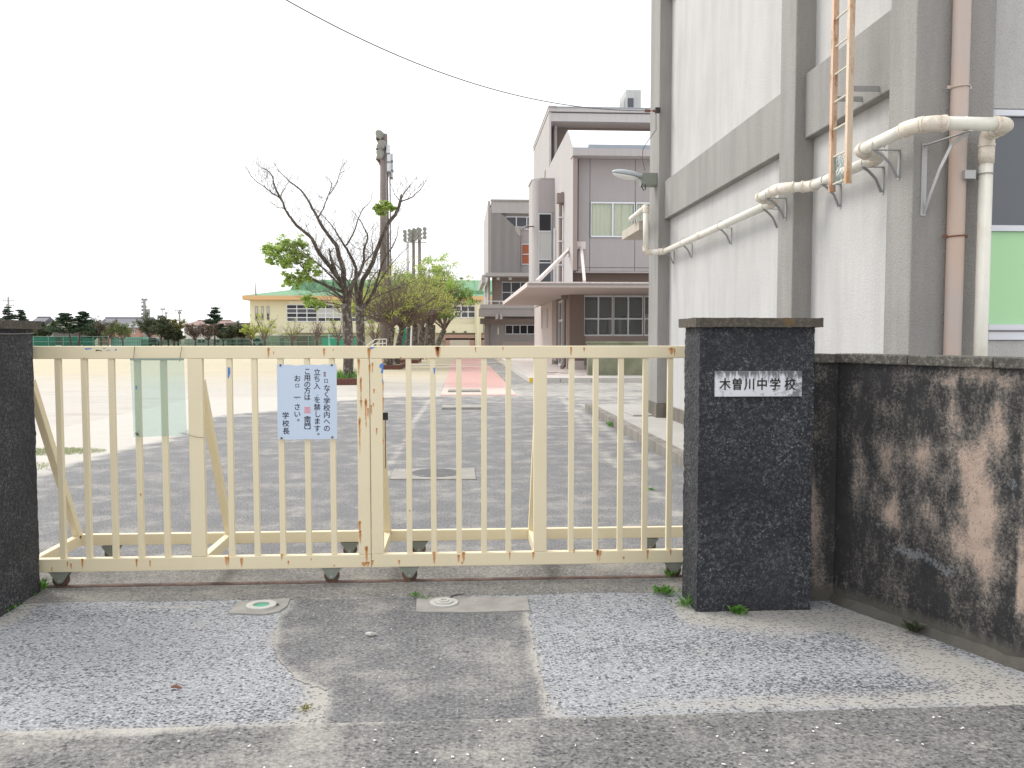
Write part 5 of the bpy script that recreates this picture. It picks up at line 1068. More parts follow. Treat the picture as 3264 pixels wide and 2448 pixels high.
def zel(name, label, YT, trunk, rads, limbs, lf, group):
    base = aY(*cr([trunk[0]])[0], YT); t = empty(name, (base.x, YT, 0), label, 'tree', group); T = TR()
    P = [aY(u, v, YT) for u, v in cr(trunk)]; P[0].z = .15; T.limb(smooth(P), rads[0], rads[1], 12)
    o = T.m.build('trunk', M['bark'], t, smooth=True); T2 = TR()
    for L in limbs: grow_limb(T2, *L[:-1], **L[-1])
    T2.m.build('branches', M['bark'], t, smooth=True).data.materials[0] = M['twig_bark']
    if lf:
        C = [(aY(*cr([(a, b)])[0], YT+dy), rr) for a, b, rr, dy in lf]; C = [(c_+Vector((R.gauss(0, 1), R.gauss(0, 1), R.gauss(0, .75)))*rr*.85, rr*R.uniform(.3, .8)) for c_, rr in C for _ in range(14)]; link('foliage', leaves(C, 55, .055, R, .6, .1), M['leaf_new'], t)
    return t
M['twig_bark'] = mk_bark('branch_bark', (.06, .043, .037), (.105, .08, .062), (.18, .165, .13))
Y1 = 27.3; D = {}
zel('bare_tree', 'big nearly bare tree with pale patchy trunk and few green tufts on its left', Y1,
    [(1050, 2310), (1055, 2100), (1050, 1900), (1045, 1750), (1035, 1640), (1030, 1560)], (.185, .15), [
    ([(1045, 1600), (1020, 1400), (950, 1290), (870, 1180), (790, 1090), (730, 990), (680, 890), (600, 820), (530, 760), (470, 690), (420, 610), (390, 530), (340, 440), (300, 340), (280, 260), (230, 200), (175, 175)], Y1, Y1-1.2, .10, .010, D),
    ([(390, 530), (350, 480), (280, 430), (200, 370), (100, 300), (50, 230), (5, 165)], Y1-.8, Y1-1.4, .028, .007, D),
    ([(400, 590), (330, 570), (260, 525)], Y1-.8, Y1-.6, .016, .006, D),
    ([(1040, 1600), (1010, 1380), (1000, 1200), (960, 1080), (940, 980), (880, 900), (800, 790), (750, 700), (690, 590), (640, 500), (570, 400), (470, 320), (400, 260), (350, 205)], Y1, Y1+.8, .115, .009, D),
    ([(750, 675), (800, 590), (850, 450), (880, 380), (880, 320), (825, 255)], Y1+.4, Y1+1, .03, .006, D),
    ([(850, 450), (920, 370), (960, 250), (980, 180), (1060, 90)], Y1+.7, Y1+1.2, .018, .005, D),
    ([(1055, 1590), (1090, 1370), (1160, 1260), (1210, 1140), (1210, 1020), (1250, 880), (1220, 800), (1160, 690)], Y1, Y1-1., .085, .012, D),
    ([(1210, 1140), (1290, 1060), (1300, 1000), (1290, 880)], Y1-.5, Y1-.9, .03, .01, D),
    ([(1000, 1390), (940, 1260), (900, 1170), (872, 1085)], Y1-.2, Y1-.6, .075, .04, dict(tw=.8)),
    ([(1020, 1450), (850, 1380), (700, 1310), (600, 1200), (540, 1120), (460, 1000)], Y1, Y1-1.6, .06, .008, dict(tw=1.3, dens=1.6, up=.1)),
    ([(1020, 1440), (900, 1300), (760, 1160), (650, 1080), (540, 990)], Y1, Y1-1.9, .05, .008, dict(tw=1.2, dens=1.6, up=.1)),
    ([(1020, 1520), (900, 1420), (780, 1340), (620, 1320), (560, 1330)], Y1, Y1-1.4, .05, .006, dict(tw=1.2, dens=1.6, up=.05)),
    ([(1015, 1560), (940, 1480), (820, 1430), (700, 1440), (630, 1400)], Y1, Y1-1, .035, .005, dict(tw=1.2, dens=1.7, up=.0)),
    ([(1010, 1590), (930, 1560), (800, 1540), (700, 1520)], Y1, Y1+.8, .03, .005, dict(tw=1.1, dens=1.5, up=.0)),
    ([(1000, 1400), (900, 1210), (800, 1100), (760, 1030), (800, 900)], Y1, Y1+1.6, .05, .006, dict(tw=1.2, dens=1.5)),
    ], [(400, 950, .16, -1.2), (350, 1000, .17, -1.3), (480, 950, .22, -1.2), (290, 1000, .14, -1.3), (290, 1050, .16, -1.3), (270, 1130, .10, -1.3), (240, 990, .09, -1.3), (430, 1110, .16, -1.4), (490, 1060, .18, -1.2), (420, 1160, .10, -1.4), (560, 1060, .12, -1.), (540, 940, .10, -1.1), (600, 970, .07, -1), (440, 1290, .13, -1.2), (510, 1340, .13, -1.3), (560, 1270, .12, -1.2), (620, 1310, .10, -1.2), (430, 1340, .09, -1.2), (690, 1190, .17, -1), (640, 1160, .12, -1), (740, 1240, .09, -1), (660, 1540, .13, -1), (700, 1560, .10, -1), (640, 1500, .08, -1), (800, 1570, .05, -1)], 'trees in the planter row')
Y2 = 28.6
zel('bare_tree', 'bare dark trunked tree just right of the patchy trunk, crown reaching across the floodlight pole', Y2,
    [(1190, 2300), (1185, 2100), (1180, 1900), (1170, 1700), (1165, 1560)], (.17, .14), [
    ([(1160, 1600), (1130, 1400), (1130, 1200), (1060, 1040), (1020, 970), (950, 860), (870, 740), (770, 640)], Y2, Y2-.8, .09, .008, D),
    ([(1030, 965), (1080, 890), (1130, 780), (1160, 680), (1210, 590), (1270, 530), (1300, 430)], Y2-.3, Y2-.8, .034, .006, D),
    ([(1065, 930), (1120, 980), (1210, 1020)], Y2-.4, Y2-.2, .014, .006, D),
    ([(1170, 1560), (1190, 1350), (1240, 1250), (1300, 1150), (1340, 1010), (1390, 890), (1450, 760), (1530, 650), (1565, 580), (1582, 520)], Y2, Y2+.5, .10, .05, D),
    ([(1582, 520), (1610, 450), (1670, 370)], Y2+.5, Y2+.6, .026, .016, D), ([(1582, 520), (1690, 480), (1740, 440), (1795, 385)], Y2+.5, Y2+.4, .028, .014, D), ([(1582, 520), (1530, 450), (1490, 345)], Y2+.5, Y2+.7, .022, .008, D), ([(1650, 495), (1720, 410), (1795, 355)], Y2+.5, Y2+.7, .010, .004, D),
    ([(1200, 1600), (1300, 1450), (1350, 1300), (1420, 1100), (1500, 980), (1550, 870), (1570, 700)], Y2, Y2-1.2, .065, .006, D),
    ([(1230, 1580), (1330, 1490), (1450, 1440), (1600, 1380), (1800, 1290)], Y2, Y2-1.4, .035, .006, dict(tw=1.2, dens=1.5, up=.05)),
    ([(1300, 1480), (1400, 1290), (1560, 1080), (1690, 950)], Y2, Y2-1., .03, .005, dict(tw=1., dens=1.)),
    ([(1130, 1230), (1300, 1240), (1480, 1255), (1640, 1215)], Y2, Y2-1., .02, .005, dict(tw=.9, dens=1.2)),
    ([(1400, 1060), (1300, 1110), (1220, 1160)], Y2-.5, Y2-.9, .012, .006, D),
    ([(1150, 1560), (1080, 1400), (1000, 1240), (900, 1130), (840, 1020)], Y2, Y2+1.4, .04, .006, dict(tw=1.2, dens=1.7)),
    ([(1160, 1600), (1100, 1500), (1050, 1400), (1100, 1200), (1080, 1050)], Y2, Y2+1.8, .04, .006, dict(tw=1.1, dens=1.5)),
    ([(1180, 1580), (1250, 1420), (1290, 1300), (1380, 1200), (1450, 1180)], Y2, Y2+1.6, .04, .006, dict(tw=1.1, dens=1.5)),
    ], [(1360, 600, .12, .5), (1390, 620, .10, .5), (1420, 560, .10, .5), (1450, 590, .12, .4), (1490, 580, .08, .4), (1340, 590, .06, .5), (1440, 540, .07, .5)], 'trees in the planter row')
# leafy trees down the row
def vase_tree(name, label, x, y, h, rad, fork, tr, lean, nl, seed, dens, mat, group, lsz=.10, tuft=46, light=1.):
    R2 = random.Random(seed); t = empty(name, (x, y, 0), label, 'tree', group); T = TR()
    P = [Vector((x, y, 0)), Vector((x+lean*.3, y, fork*.5)), Vector((x+lean, y, fork))]; T.limb(smooth(P), tr*1.15, tr*.85, 10); T.m.build('trunk', M['bark'], t, smooth=True)
    T = TR(); top = P[-1]
    for k in range(nl):
        a = 2*math.pi*k/nl+R2.uniform(-.3, .3); e = R2.uniform(.15, 1.0); rr = rad*(1-.5*e)*R2.uniform(.7, 1.05); hz = fork+(h-fork)*(.25+.75*e)*R2.uniform(.85, 1.05)
        end = Vector((x+lean+math.cos(a)*rr, y+math.sin(a)*rr, hz)); mid = (top+end)/2+Vector((R2.uniform(-.2, .2), R2.uniform(-.2, .2), (hz-fork)*.05+.1))
        L = smooth([top, mid, end], 5); T.limb(L, tr*.42, .018, 5)
        for i in range(2, len(L)):
            for _ in range(2):
                dr = Vector((R2.uniform(-1, 1), R2.uniform(-1, 1), R2.uniform(-.3, .8))); T.twigs(L[i], dr+(L[i]-top).normalized()*.8, R2.uniform(.6, 1.2)*light, .016, 2, R2, .7, .05, (2, 3), 3, 3)
    T.m.build('branches', M['twig_far'], t)
    tips = [p for p in T.tips if R2.random() < dens]
    # tufts gather in clumps: keep tips by a coarse noise
    tips = [p for p in tips if mnoise.noise(p*.7+Vector((seed, 0, 0))) > .02]
    link('foliage', leaves([(p, R2.uniform(.14, .36)) for p in tips], int(tuft*1.7), lsz*1.05, R2, .55, .1), M[mat], t); return t
grp = 'trees in the planter row'
vase_tree('leafy_tree', 'lime leaved tree in the second planter, mottled pale trunk seen beside the floodlight pole', -3.32, 39.8, 3.75, 2.5, 1.9, .17, .15, 11, 21, .40, 'leaf_lime', grp, .075, 15, .8)
vase_tree('leafy_tree', 'dark trunk close right of the mottled trunk in the second planter, brownish twiggy crown', -3.12, 41.5, 3.6, 2.3, 1.8, .16, .3, 10, 22, .22, 'leaf_lime', grp, .075, 12, .8)
vase_tree('leafy_tree', 'slim forked mossy tree under the lime crown in the third planter', -3.05, 49, 4.3, 2.6, 2.0, .13, .1, 10, 23, .35, 'leaf_lime', grp, .09, 15, .85)
vase_tree('leafy_tree', 'straight brown trunked tree right behind the slim forked tree', -2.8, 52, 4.3, 2.2, 2.2, .20, .05, 9, 27, .2, 'leaf_lime', grp, .09, 12, .85)
vase_tree('leafy_tree', 'dark forked tree in the middle of the leafy row, densest green top', -2.66, 56, 5.3, 2.9, 2.1, .24, .2, 12, 24, .5, 'leaf_new', grp, .10, 18, .9)
vase_tree('leafy_tree', 'thick grey barked tree reaching right over the red path with green foliage', -2.25, 61, 5.2, 2.9, 2.3, .42, .1, 13, 25, .5, 'leaf_new', grp, .10, 18, .9)
vase_tree('leafy_tree', 'farthest leafy tree of the row leaning right above the red path', -2.0, 68, 5.6, 2.9, 2.0, .24, .7, 12, 26, .5, 'leaf_mid', grp, .11, 18, .95)
# planters of brick courses
def planter(label, x0, x1, y0, y1, n=3, full=True):
    t = empty('planter', ((x0+x1)/2, y0, 0), label, 'planter', 'brick planters round the trees'); bl = .21
    MB().box(x0+.06, x1-.06, y0+.06, y1-.06, -.1, n*.065-.03).build('soil', M['soil'], t); me = {}
    for c in range(n):
        z = c*.066; off = (c % 2)*bl/2; k = 0; x = x0-off
        while x < x1-.02:
            a = max(x, x0); b = min(x+bl-.01, x1)
            if b-a > .03: MB().box(a, b, y0, y0+.1, z, z+.058).build('brick', M['brick'], t)
            x += bl
        y = y0+.11
        if full:
            while y < y1:
                b = min(y+bl-.01, y1); MB().box(x1-.1, x1, y, b, z, z+.058).build('brick', M['brick'], t); y += bl
    m = MB(); m.box(x0-.002, x1+.002, y1-.1, y1, 0, n*.066); m.box(x0-.002, x0+.1, y0+.11, y1-.11, 0, n*.066); m.build('back_wall', M['brick'], t)
planter('brick edged planter around the two nearest bare trees', -4.75, -3.15, 26.7, 29.6)
planter('brick edged planter around the second pair of trees', -4.3, -2.72, 39.0, 42.6)
planter('brick edged planter farther down the tree row', -3.9, -2.35, 47.6, 51, 3, False)
g_ = blades(lambda r: (r.uniform(-4.65, -3.25), r.uniform(26.85, 29)), 500, .28, .012, 8, .15); tag(link('planter_plants', g_, M['weed']), 'strappy green plants growing in the nearest brick planter', 'plants', kind='stuff')

# ------------------------------------------------------------------ floodlight poles
def flood(label, x, y, h, r0, r1, lamps, rt_=1.):
    t = empty('floodlight_pole', (x, y, 0), label, 'floodlight', 'floodlight poles of the sports ground'); MB().tube([(x, y, 0), (x, y, h)], [r0, r1], 16).build('pole', M['conc_pole'], t, smooth=True)
    return t
t = flood('tall weathered floodlight pole with stacked round lamps behind the bare trees', -4.36, 50, 13.0, .33, .21, ())
def lamp(t, p, d, r, sm=16):
    d = Vector(d).normalized(); p = Vector(p); o = MB().tube([p-d*r*1.1, p-d*r*.9, p-d*.5*r, p, p+d*.04], [r*.25, r*.4, r*.8, r, r], sm, True).build('lamp_housing', M['flood_body'], t, smooth=False)
    MB().tube([p+d*.041, p+d*.05], [r*.93, r*.93], sm).build('lamp_glass', M['flood_glass'], o)
S1 = lambda a, b: aY(1150+a/5.53, 400+b/5.53, 50)
for a, b, dy in ((335, 185, -.35), (330, 235, .1), (345, 285, .5), (380, 360, -.4), (340, 395, .1), (345, 440, .5), (350, 525, -.35), (335, 590, .1), (355, 640, .4), (375, 690, .8), (390, 740, 1.1), (398, 790, 1.4)):
    p = S1(a, b); lamp(t, (p.x, 50+dy, p.z), (-.62, -.55, -.42), .27 if b < 600 else .23)
for z in (S1(1, 250).z, S1(1, 430).z, S1(1, 610).z): MB().bar((-4.75, 49.7, z), (-4.3, 51.5, z), .08, .10).build('crossbar', M['rust_plain'], t); MB().bar((-4.45, 50, z-.25), (-4.75, 49.8, z), .05).build('bar_stay', M['rust_plain'], t)
for a, b0, b1, dy in ((490, 360, 500, -.2), (500, 510, 650, -.2), (500, 670, 820, -.2), (530, 480, 600, .3), (538, 640, 770, .3), (528, 790, 900, .3)):
    p = S1(a, b0); q = S1(a, b1); MB().box(p.x-.10, p.x+.09, 49.9+dy, 50.2+dy, q.z, p.z).build('ballast_box', M['alu'], t); MB().box(p.x-.11, p.x+.10, 49.88+dy, 50.22+dy, q.z-.08, q.z-.01).build('box_clamp', M['flood_body'], t)
MB().tube([(-4.02, 49.95, 3), (-4.02, 49.95, 11.3)], .035, 6).build('conduit', M['conc_pole'], t); MB().tube([(-4.25, 49.75, 4), (-4.22, 49.78, 12)], .03, 6).build('conduit', M['conc_grey'], t)
for lab, u, ut, yy in (('far floodlight pole under the left half of the lamp cluster', 1318, 1318, 100), ('far floodlight pole under the right half of the lamp cluster', 1337, 1337, 96)):
    b0 = aY(u, 780, yy); t = flood(lab, b0.x, yy, aY(u, 735, yy).z, .24, .16, ())
    dx = -1 if u < 1325 else 1
    for r_i in range(3):
        zc_ = aY(u, 738+r_i*13, yy).z
        MB().box(b0.x-1.05, b0.x+.75, yy-.1, yy+.1, zc_-.32, zc_-.24).build('crossbar', M['flood_body'], t)
        for k in range(4): lamp(t, (b0.x-.95+k*.52, yy-.4, zc_+(.10*k-.1)+.03), (-.3, -1, -.4), .24, 12)
for lab, u, yy, vt in (('thin pale post in front of the gymnasium, left of the floodlight pole cluster', 1298, 105, 770), ('slender white pole beside the far floodlight lamps', 1302, 108, 765)):
    b0 = aY(u, 900, yy); tag(MB().tube([(b0.x, yy, 0), (b0.x, yy, aY(u, vt, yy).z)], .06, 6).build('thin_pole', M['conc_grey']), lab, 'pole')

# ------------------------------------------------------------------ far side of the yard: fence, sheds, poles, houses, trees
FY = 121.
def fence(label, u0, u1, vt, step, ymul=FY, mat='net_green', tall=None):
    a = aY(u0, 1100, ymul); b = aY(u1, 1100, ymul); zt = aY((u0+u1)/2, vt, ymul).z; t = empty('mesh_fence', (a.x, ymul, 0), label, 'fence', 'green mesh fences across the yard')
    n = max(2, int((b.x-a.x)/step)); MB().box(a.x, b.x, ymul-.01, ymul+.01, .05, zt).build('mesh', M[mat], t)
    for z in (zt, zt*.5, .08): MB().tube([(a.x, ymul-.05, z), (b.x, ymul-.05, z)], .035, 5).build('rail', M['green_post'], t)
    for k in range(n+1):
        x = a.x+(b.x-a.x)*k/n; MB().tube([(x, ymul-.05, 0), (x, ymul-.05, zt+.08)], .05, 6).build('post', M['green_post'], t)
M['green_post'] = plain('pale_green_post', (.17, .27, .23), .6)
fence('teal netted fence left of the green shed across the yard', 60, 345, 1072.5, 1.75, mat='net_green')
fence('low dark green mesh fence between the shed and the gymnasium', 450, 806, 1081, 1.95)
fence('mesh fence in front of the gymnasium lower wall', 806, 1160, 1070, 2.2, 108.)
for k, (u0, u1, z1) in enumerate(((100, 175, 1075), (195, 258, 1074), (262, 300, 1078))):
    q = rc(u0, z1, u1, 1106, 122.2); tag(MB().box(q[0], q[1], 122.2, 122.4, -.05, q[3]).build('windbreak_sheet', M['hedge_sheet']), ['leftmost teal sheet behind the fence nearest the left pillar', 'middle teal sheet behind the fence under the dark cedar', 'rightmost narrow teal sheet behind the fence'][k], 'sheet', 'teal sheets behind the fence')
q = rc(352, 1074, 456, 1106, 123); t = empty('green_shed', ((q[0]+q[1])/2, 123, 0), 'pale teal corrugated shed behind the fence left of the utility pole', 'shed')
MB().box(q[0], q[1], 123, 126, -.1, q[3]).build('body', M['green_shed'], t)
for k in range(14): x = q[0]+(q[1]-q[0])*(k+.5)/14; MB().box(x-.03, x+.03, 122.95, 122.999, 0, q[3]-.05).build('ridge', M['green_post'], t)
for z in (.6, 1.1): MB().box(q[0], q[1], 122.93, 122.949, z-.02, z+.02).build('batten', M['green_post'], t)
def upole(label, u, vt, yy, r, arms, extra=0):
    b = aY(u, 1000, yy); h = aY(u, vt, yy).z; t = empty('utility_pole', (b.x, yy, 0), label, 'utility pole', 'utility poles beyond the yard'); MB().tube([(b.x, yy, 0), (b.x, yy, h)], [r*1.3, r], 8).build('pole', M['conc_grey'], t)
    for v, wl_, wr_ in arms:
        z = aY(u, v, yy).z; MB().box(b.x-wl_, b.x+wr_, yy-.08, yy+.08, z-.06, z+.06).build('crossarm', M['conc_grey'], t)
        for x in (-wl_+.1, -wl_*.5, wr_*.5, wr_-.1): MB().tube([(b.x+x, yy, z+.06), (b.x+x, yy, z+.28)], .06, 6).build('insulator', M['flood_body'], t)
    if extra:
        for k in range(12): z = h-.6-k*.55; MB().box(b.x-.45, b.x-.15, yy-.1, yy+.1, z, z+.18).build('fitting', M['flood_body'], t)
        z = aY(u, 985, yy).z; MB().tube([(b.x+.5, yy, z-.7), (b.x+.5, yy, z)], .28, 10).build('transformer', M['conc_grey'], t)
    return b.x, h
upole('utility pole with four crossed arms rising behind the cedar at the far left', 28, 947, 170, .17, ((959, 1.0, 1.0), (974, .5, 1.0)))
upole('thick utility pole with many fittings right of the shed', 461, 952, 128, .20, ((957, .45, .5), (980, .45, .35), (991, .4, .2), (1003, .5, .2)), 1)
upole('slim utility pole with two crossarms left of the faded red roof', 572, 988, 165, .16, ((991, .8, .5), (999, .35, .4)))
upole('thin leaning post pole just right of the dark bushes', 529, 997, 150, .12, ((999, .15, .3),))
b = aY(519, 1000, 180); t = empty('tall_lamp', (b.x, 180, 0), 'thin white lamp mast with two heads beyond the yard', 'lamp mast'); hz = aY(519, 985, 180).z
MB().tube([(b.x, 180, 0), (b.x, 180, hz)], .08, 6).build('mast', M['conc_grey'], t); MB().box(b.x-.45, b.x-.05, 179.9, 180.1, hz-.2, hz+.15).build('lamp_head', M['conc_grey'], t); MB().box(b.x+.1, b.x+.5, 179.9, 180.1, hz-.2, hz+.15).build('lamp_head', M['conc_grey'], t)
def house(label, u0, u1, vr, ve, yy, roof, wall, kind='gable', dep=9, wins=()):
    a = aY(u0, ve, yy); b = aY(u1, ve, yy); zr_ = aY(u0, vr, yy+dep/2).z; ze = a.z; t = empty('house', ((a.x+b.x)/2, yy, 0), label, 'house', 'houses beyond the school yard'); ov = .35
    MB().box(a.x+ov, b.x-ov, yy+.3, yy+dep-.3, -.1, ze).build('wall', M[wall], t); ins = (b.x-a.x)*.16 if kind == 'hip' else .01
    m = MB(); A_ = [(a.x, yy, ze), (b.x, yy, ze), (b.x, yy+dep, ze), (a.x, yy+dep, ze)]; rx0, rx1 = a.x+ins, b.x-ins; n = 0
    m.v += A_+[(rx0, yy+dep/2, zr_), (rx1, yy+dep/2, zr_)]+[(p[0], p[1], p[2]-.18) for p in A_]; m.f += [(0, 1, 5, 4), (1, 2, 5), (2, 3, 4, 5), (3, 0, 4), (6, 7, 1, 0), (7, 8, 2, 1), (8, 9, 3, 2), (9, 6, 0, 3), (6, 9, 8, 7)]; m.build('roof', M[roof], t)
    MB().box(rx0, rx1, yy+dep/2-.12, yy+dep/2+.12, zr_-.02, zr_+.12).build('ridge_cap', M[roof], t)
    for (ua, va, ub, vb) in wins: q = rc(ua, va, ub, vb, yy+.3); window(t, q[0], q[1], q[2], q[3], yy+.28, 2, 1, 'alu', 'glass_mid', .08)
    return t
house('dark gable roofed pale house end peeking out beside the left pillar cap', 78, 122, 1011, 1040, 150, 'tile_grey', 'house_white')
house('house with wide olive grey roof between the left pillar and the cedars', 124, 235, 1019, 1048, 150, 'house_olive', 'house_dark', 'hip', wins=((150, 1060, 170, 1072),))
house('large dark tiled two storey house left of the thick utility pole', 302, 462, 1013, 1040, 150, 'tile_grey', 'house_pink', 'gable', wins=((425, 1048, 436, 1066), (330, 1050, 350, 1062)))
house('lower grey roofed wing in front of the large dark tiled house', 402, 446, 1028, 1043, 146, 'tile_light', 'house_pink', 'gable', 5, wins=((424, 1048, 434, 1064),))
house('small cream house behind the dark bushes right of the thick pole', 470, 545, 1047, 1060, 150, 'tile_light', 'house_cream', 'gable', 6)
house('two storey white house with faded red hipped roof behind the bare cherry trees', 578, 740, 1022, 1036, 145, 'roof_red', 'house_white', 'hip', wins=((620, 1044, 640, 1056), (660, 1044, 690, 1060), (630, 1082, 655, 1096), (680, 1082, 700, 1096)))
house('pale tiled low house right of the tall cedar', 700, 745, 1027, 1034, 155, 'tile_light', 'house_dark', 'hip')
t = empty('house', (-33, 140, 0), 'flat roofed dark grey building beside the gymnasium wall', 'house', 'houses beyond the school yard'); q = rc(722, 1029, 797, 1106, 140); MB().box(q[0], q[1]+.3, 140, 150, -.1, q[3]-.3).build('wall', M['house_dark'], t); MB().box(q[0]-.2, q[1]+.5, 139.8, 150.2, q[3]-.299, q[3]).build('roof', M['joint'], t)
def conifer(label, u, vt, yy, wd, seed, vbase=1106, lean=0, dark='leaf_dark', dens=1., gap=.25):
    R2 = random.Random(seed); b = aY(u, 1100, yy); h = aY(u, vt, yy).z; rad = wd*1.2*yy/FPX/2; t = empty('cedar_tree', (b.x, yy, 0), label, 'tree', 'evergreens across the yard'); T = TR()
    top = Vector((b.x+lean, yy, h)); T.limb([Vector((b.x, yy, 0)), Vector((b.x+lean*.4, yy, h*.5)), top], .16, .02, 6); C = []
    z = h*gap
    while z < h*.97:
        f = (z-h*gap)/(h*(1-gap)); rr = rad*(1-f)**.75*R2.uniform(.55, 1.1)+.12
        for k in range(5):
            a = R2.uniform(0, 6.28); c0_ = Vector((b.x+lean*z/h, yy, z)); e = c0_+Vector((math.cos(a)*rr, math.sin(a)*rr, rr*R2.uniform(.0, .35))); T.limb([c0_, (c0_+e)/2+Vector((0, 0, .08)), e], .04, .012, 4)
            for s_ in np.linspace(.3, 1, 5): C.append((c0_.lerp(e, s_)+Vector((0, 0, -.06)), .16+.12*rr*(1.1-s_)+.05))
        z += h*.055
    T.m.build('trunk', M['twig'], t); link('crown', leaves(C, int(20*dens), .19, R2, .3, .2), M[dark], t)
conifer('pointed cedar seen above the left pillar cap', 28, 975, 128, 60, 31); conifer('broader dark cedar just right of the pointed one above the left pillar', 60, 985, 128, 55, 32, lean=.3)
conifer('dark cedar with wide lower crown left of the shed', 228, 994, 117, 88, 33, lean=-.8, dens=1.4, gap=.4); conifer('leaning upright cedar leader right beside the wide dark cedar', 250, 985, 117.6, 70, 34, lean=.8, dens=1.3, gap=.42)
conifer('tall cedar with open layered boughs left of the gymnasium', 684, 979, 118, 66, 35, lean=.2, dens=1.4, gap=.42)
def bush(name, label, u, vt, yy, wd, seed, mat, dens=1., trunk=True, flat=.7, sz=.16, vb=None, group='broadleaf trees across the yard', twig='twig_far'):
    R2 = random.Random(seed); b = aY(u, 1100, yy); h = aY(u, vt, yy).z; rad = wd*1.15*yy/FPX/2; t = empty(name, (b.x, yy, 0), label, 'tree', group); T = TR(); fk = h*.28
    T.limb([Vector((b.x, yy, 0)), Vector((b.x+R2.uniform(-.1, .1), yy, fk))], .14, .11, 6); T.m.build('trunk', M['twig'], t); T = TR(); top = Vector((b.x, yy, fk)); C = []
    for k in range(11):
        a = R2.uniform(0, 6.28); e_ = R2.uniform(.1, 1); rr = rad*R2.uniform(.55, 1)*(1-.35*e_); e = Vector((b.x+math.cos(a)*rr, yy+math.sin(a)*rr, fk+(h-fk)*(.2+.75*e_)*R2.uniform(.85, 1))); L = smooth([top, (top+e)/2+Vector((0, 0, .15)), e], 4); T.limb(L, .07, .015, 4)
        for i in range(2, len(L)):
            T.twigs(L[i], (L[i]-top).normalized()+Vector((R2.uniform(-1, 1), R2.uniform(-1, 1), R2.uniform(-.2, .8))), h*.14, .018, 2, R2, .8, .05, (2, 3), 3, 3)
    T.m.build('branches', M[twig], t)
    C = [(p, h*.06*R2.uniform(.6, 1.3)) for p in T.tips if R2.random() < dens]
    if C: link('crown', leaves(C, 12, sz, R2, flat), M[mat], t)
M['leaf_dull'] = mk_leaf('dull_green_leaves', (.07, .11, .035), (.17, .22, .07)); bush('round_tree', 'flat topped green and brown tree in front of the shed', 392, 1024, 114, 92, 41, 'leaf_dull', .4, twig='twig_far')
bush('bare_cherry', 'brown twiggy bare tree left of the flat topped tree', 345, 1030, 122.5, 66, 42, 'leaf_brown', .6)
bush('round_tree', 'olive bush tree behind the fence below the olive grey roof', 150, 1032, 125, 80, 43, 'leaf_olive', 1.); bush('round_tree', 'dull green bush tree beside the left pillar behind the fence', 112, 1046, 127, 60, 44, 'leaf_olive', 1.)
bush('round_tree', 'dark green shrub mass right of the dark cedars', 300, 1034, 124, 66, 45, 'leaf_olive', 1.); bush('round_tree', 'grey green tree behind the leaning cedar leader', 322, 1020, 130, 60, 46, 'leaf_olive', .7)
bush('knobby_tree', 'knobbly dark tree close right of the thick utility pole', 477, 1008, 122.5, 52, 47, 'leaf_olive', .8); bush('knobby_tree', 'dark upright bushy tree with open top right of the thick pole', 514, 1017, 119, 58, 48, 'leaf_olive', .9, twig='twig'); bush('knobby_tree', 'small dark bush tree at the foot of the lamp mast', 538, 1026, 122, 36, 49, 'leaf_olive', .8)
bush('yellow_tree', 'yellow green bushy tree below the slim utility pole', 568, 1024, 122, 46, 50, 'leaf_yellow', 1.)
bush('round_tree', 'dark shrub under the yellow green tree', 556, 1056, 121, 52, 51, 'leaf_olive', 1.)
bush('bare_cherry', 'dark bare cherry tree left of the tall cedar', 622, 1030, 117, 72, 52, 'leaf_brown', .25, twig='twig'); bush('bare_cherry', 'dark bare cherry tree below the tall cedar', 664, 1030, 116, 66, 53, 'leaf_brown', .25, twig='twig')
bush('round_tree', 'greyish shrub tree left of the gymnasium corner', 740, 1036, 123, 66, 54, 'leaf_olive', .9); bush('round_tree', 'olive shrub between the cedar and the gymnasium', 772, 1040, 124, 50, 55, 'leaf_olive', .9); bush('round_tree', 'dim green shrub behind the fence right of the cedar', 712, 1050, 124, 50, 64, 'leaf_olive', .9)
bush('yard_tree', 'small half leafed tree in front of the gymnasium slit windows', 842, 1010, 92, 84, 56, 'leaf_lime', .16, sz=.12, group='small trees before the gymnasium'); bush('yard_tree', 'small spreading bare tree before the gymnasium door', 933, 1026, 92, 86, 57, 'leaf_lime', .04, sz=.12, group='small trees before the gymnasium'); bush('yard_tree', 'slim upright bare tree before the gymnasium windows', 1010, 1014, 92, 46, 58, 'leaf_lime', .0, group='small trees before the gymnasium')
bush('yard_tree', 'bare brown tree between the gymnasium and the second bare trunk', 1196, 990, 70, 110, 59, 'leaf_lime', .03, group='small trees before the gymnasium'); bush('yard_tree', 'low bare tree left of the pale patchy trunk', 1078, 1018, 90, 60, 60, 'leaf_lime', .02, group='small trees before the gymnasium')
bush('yard_tree', 'small green tufted tree at the gymnasium corner', 800, 1036, 105, 50, 61, 'leaf_lime', .25, group='small trees before the gymnasium')
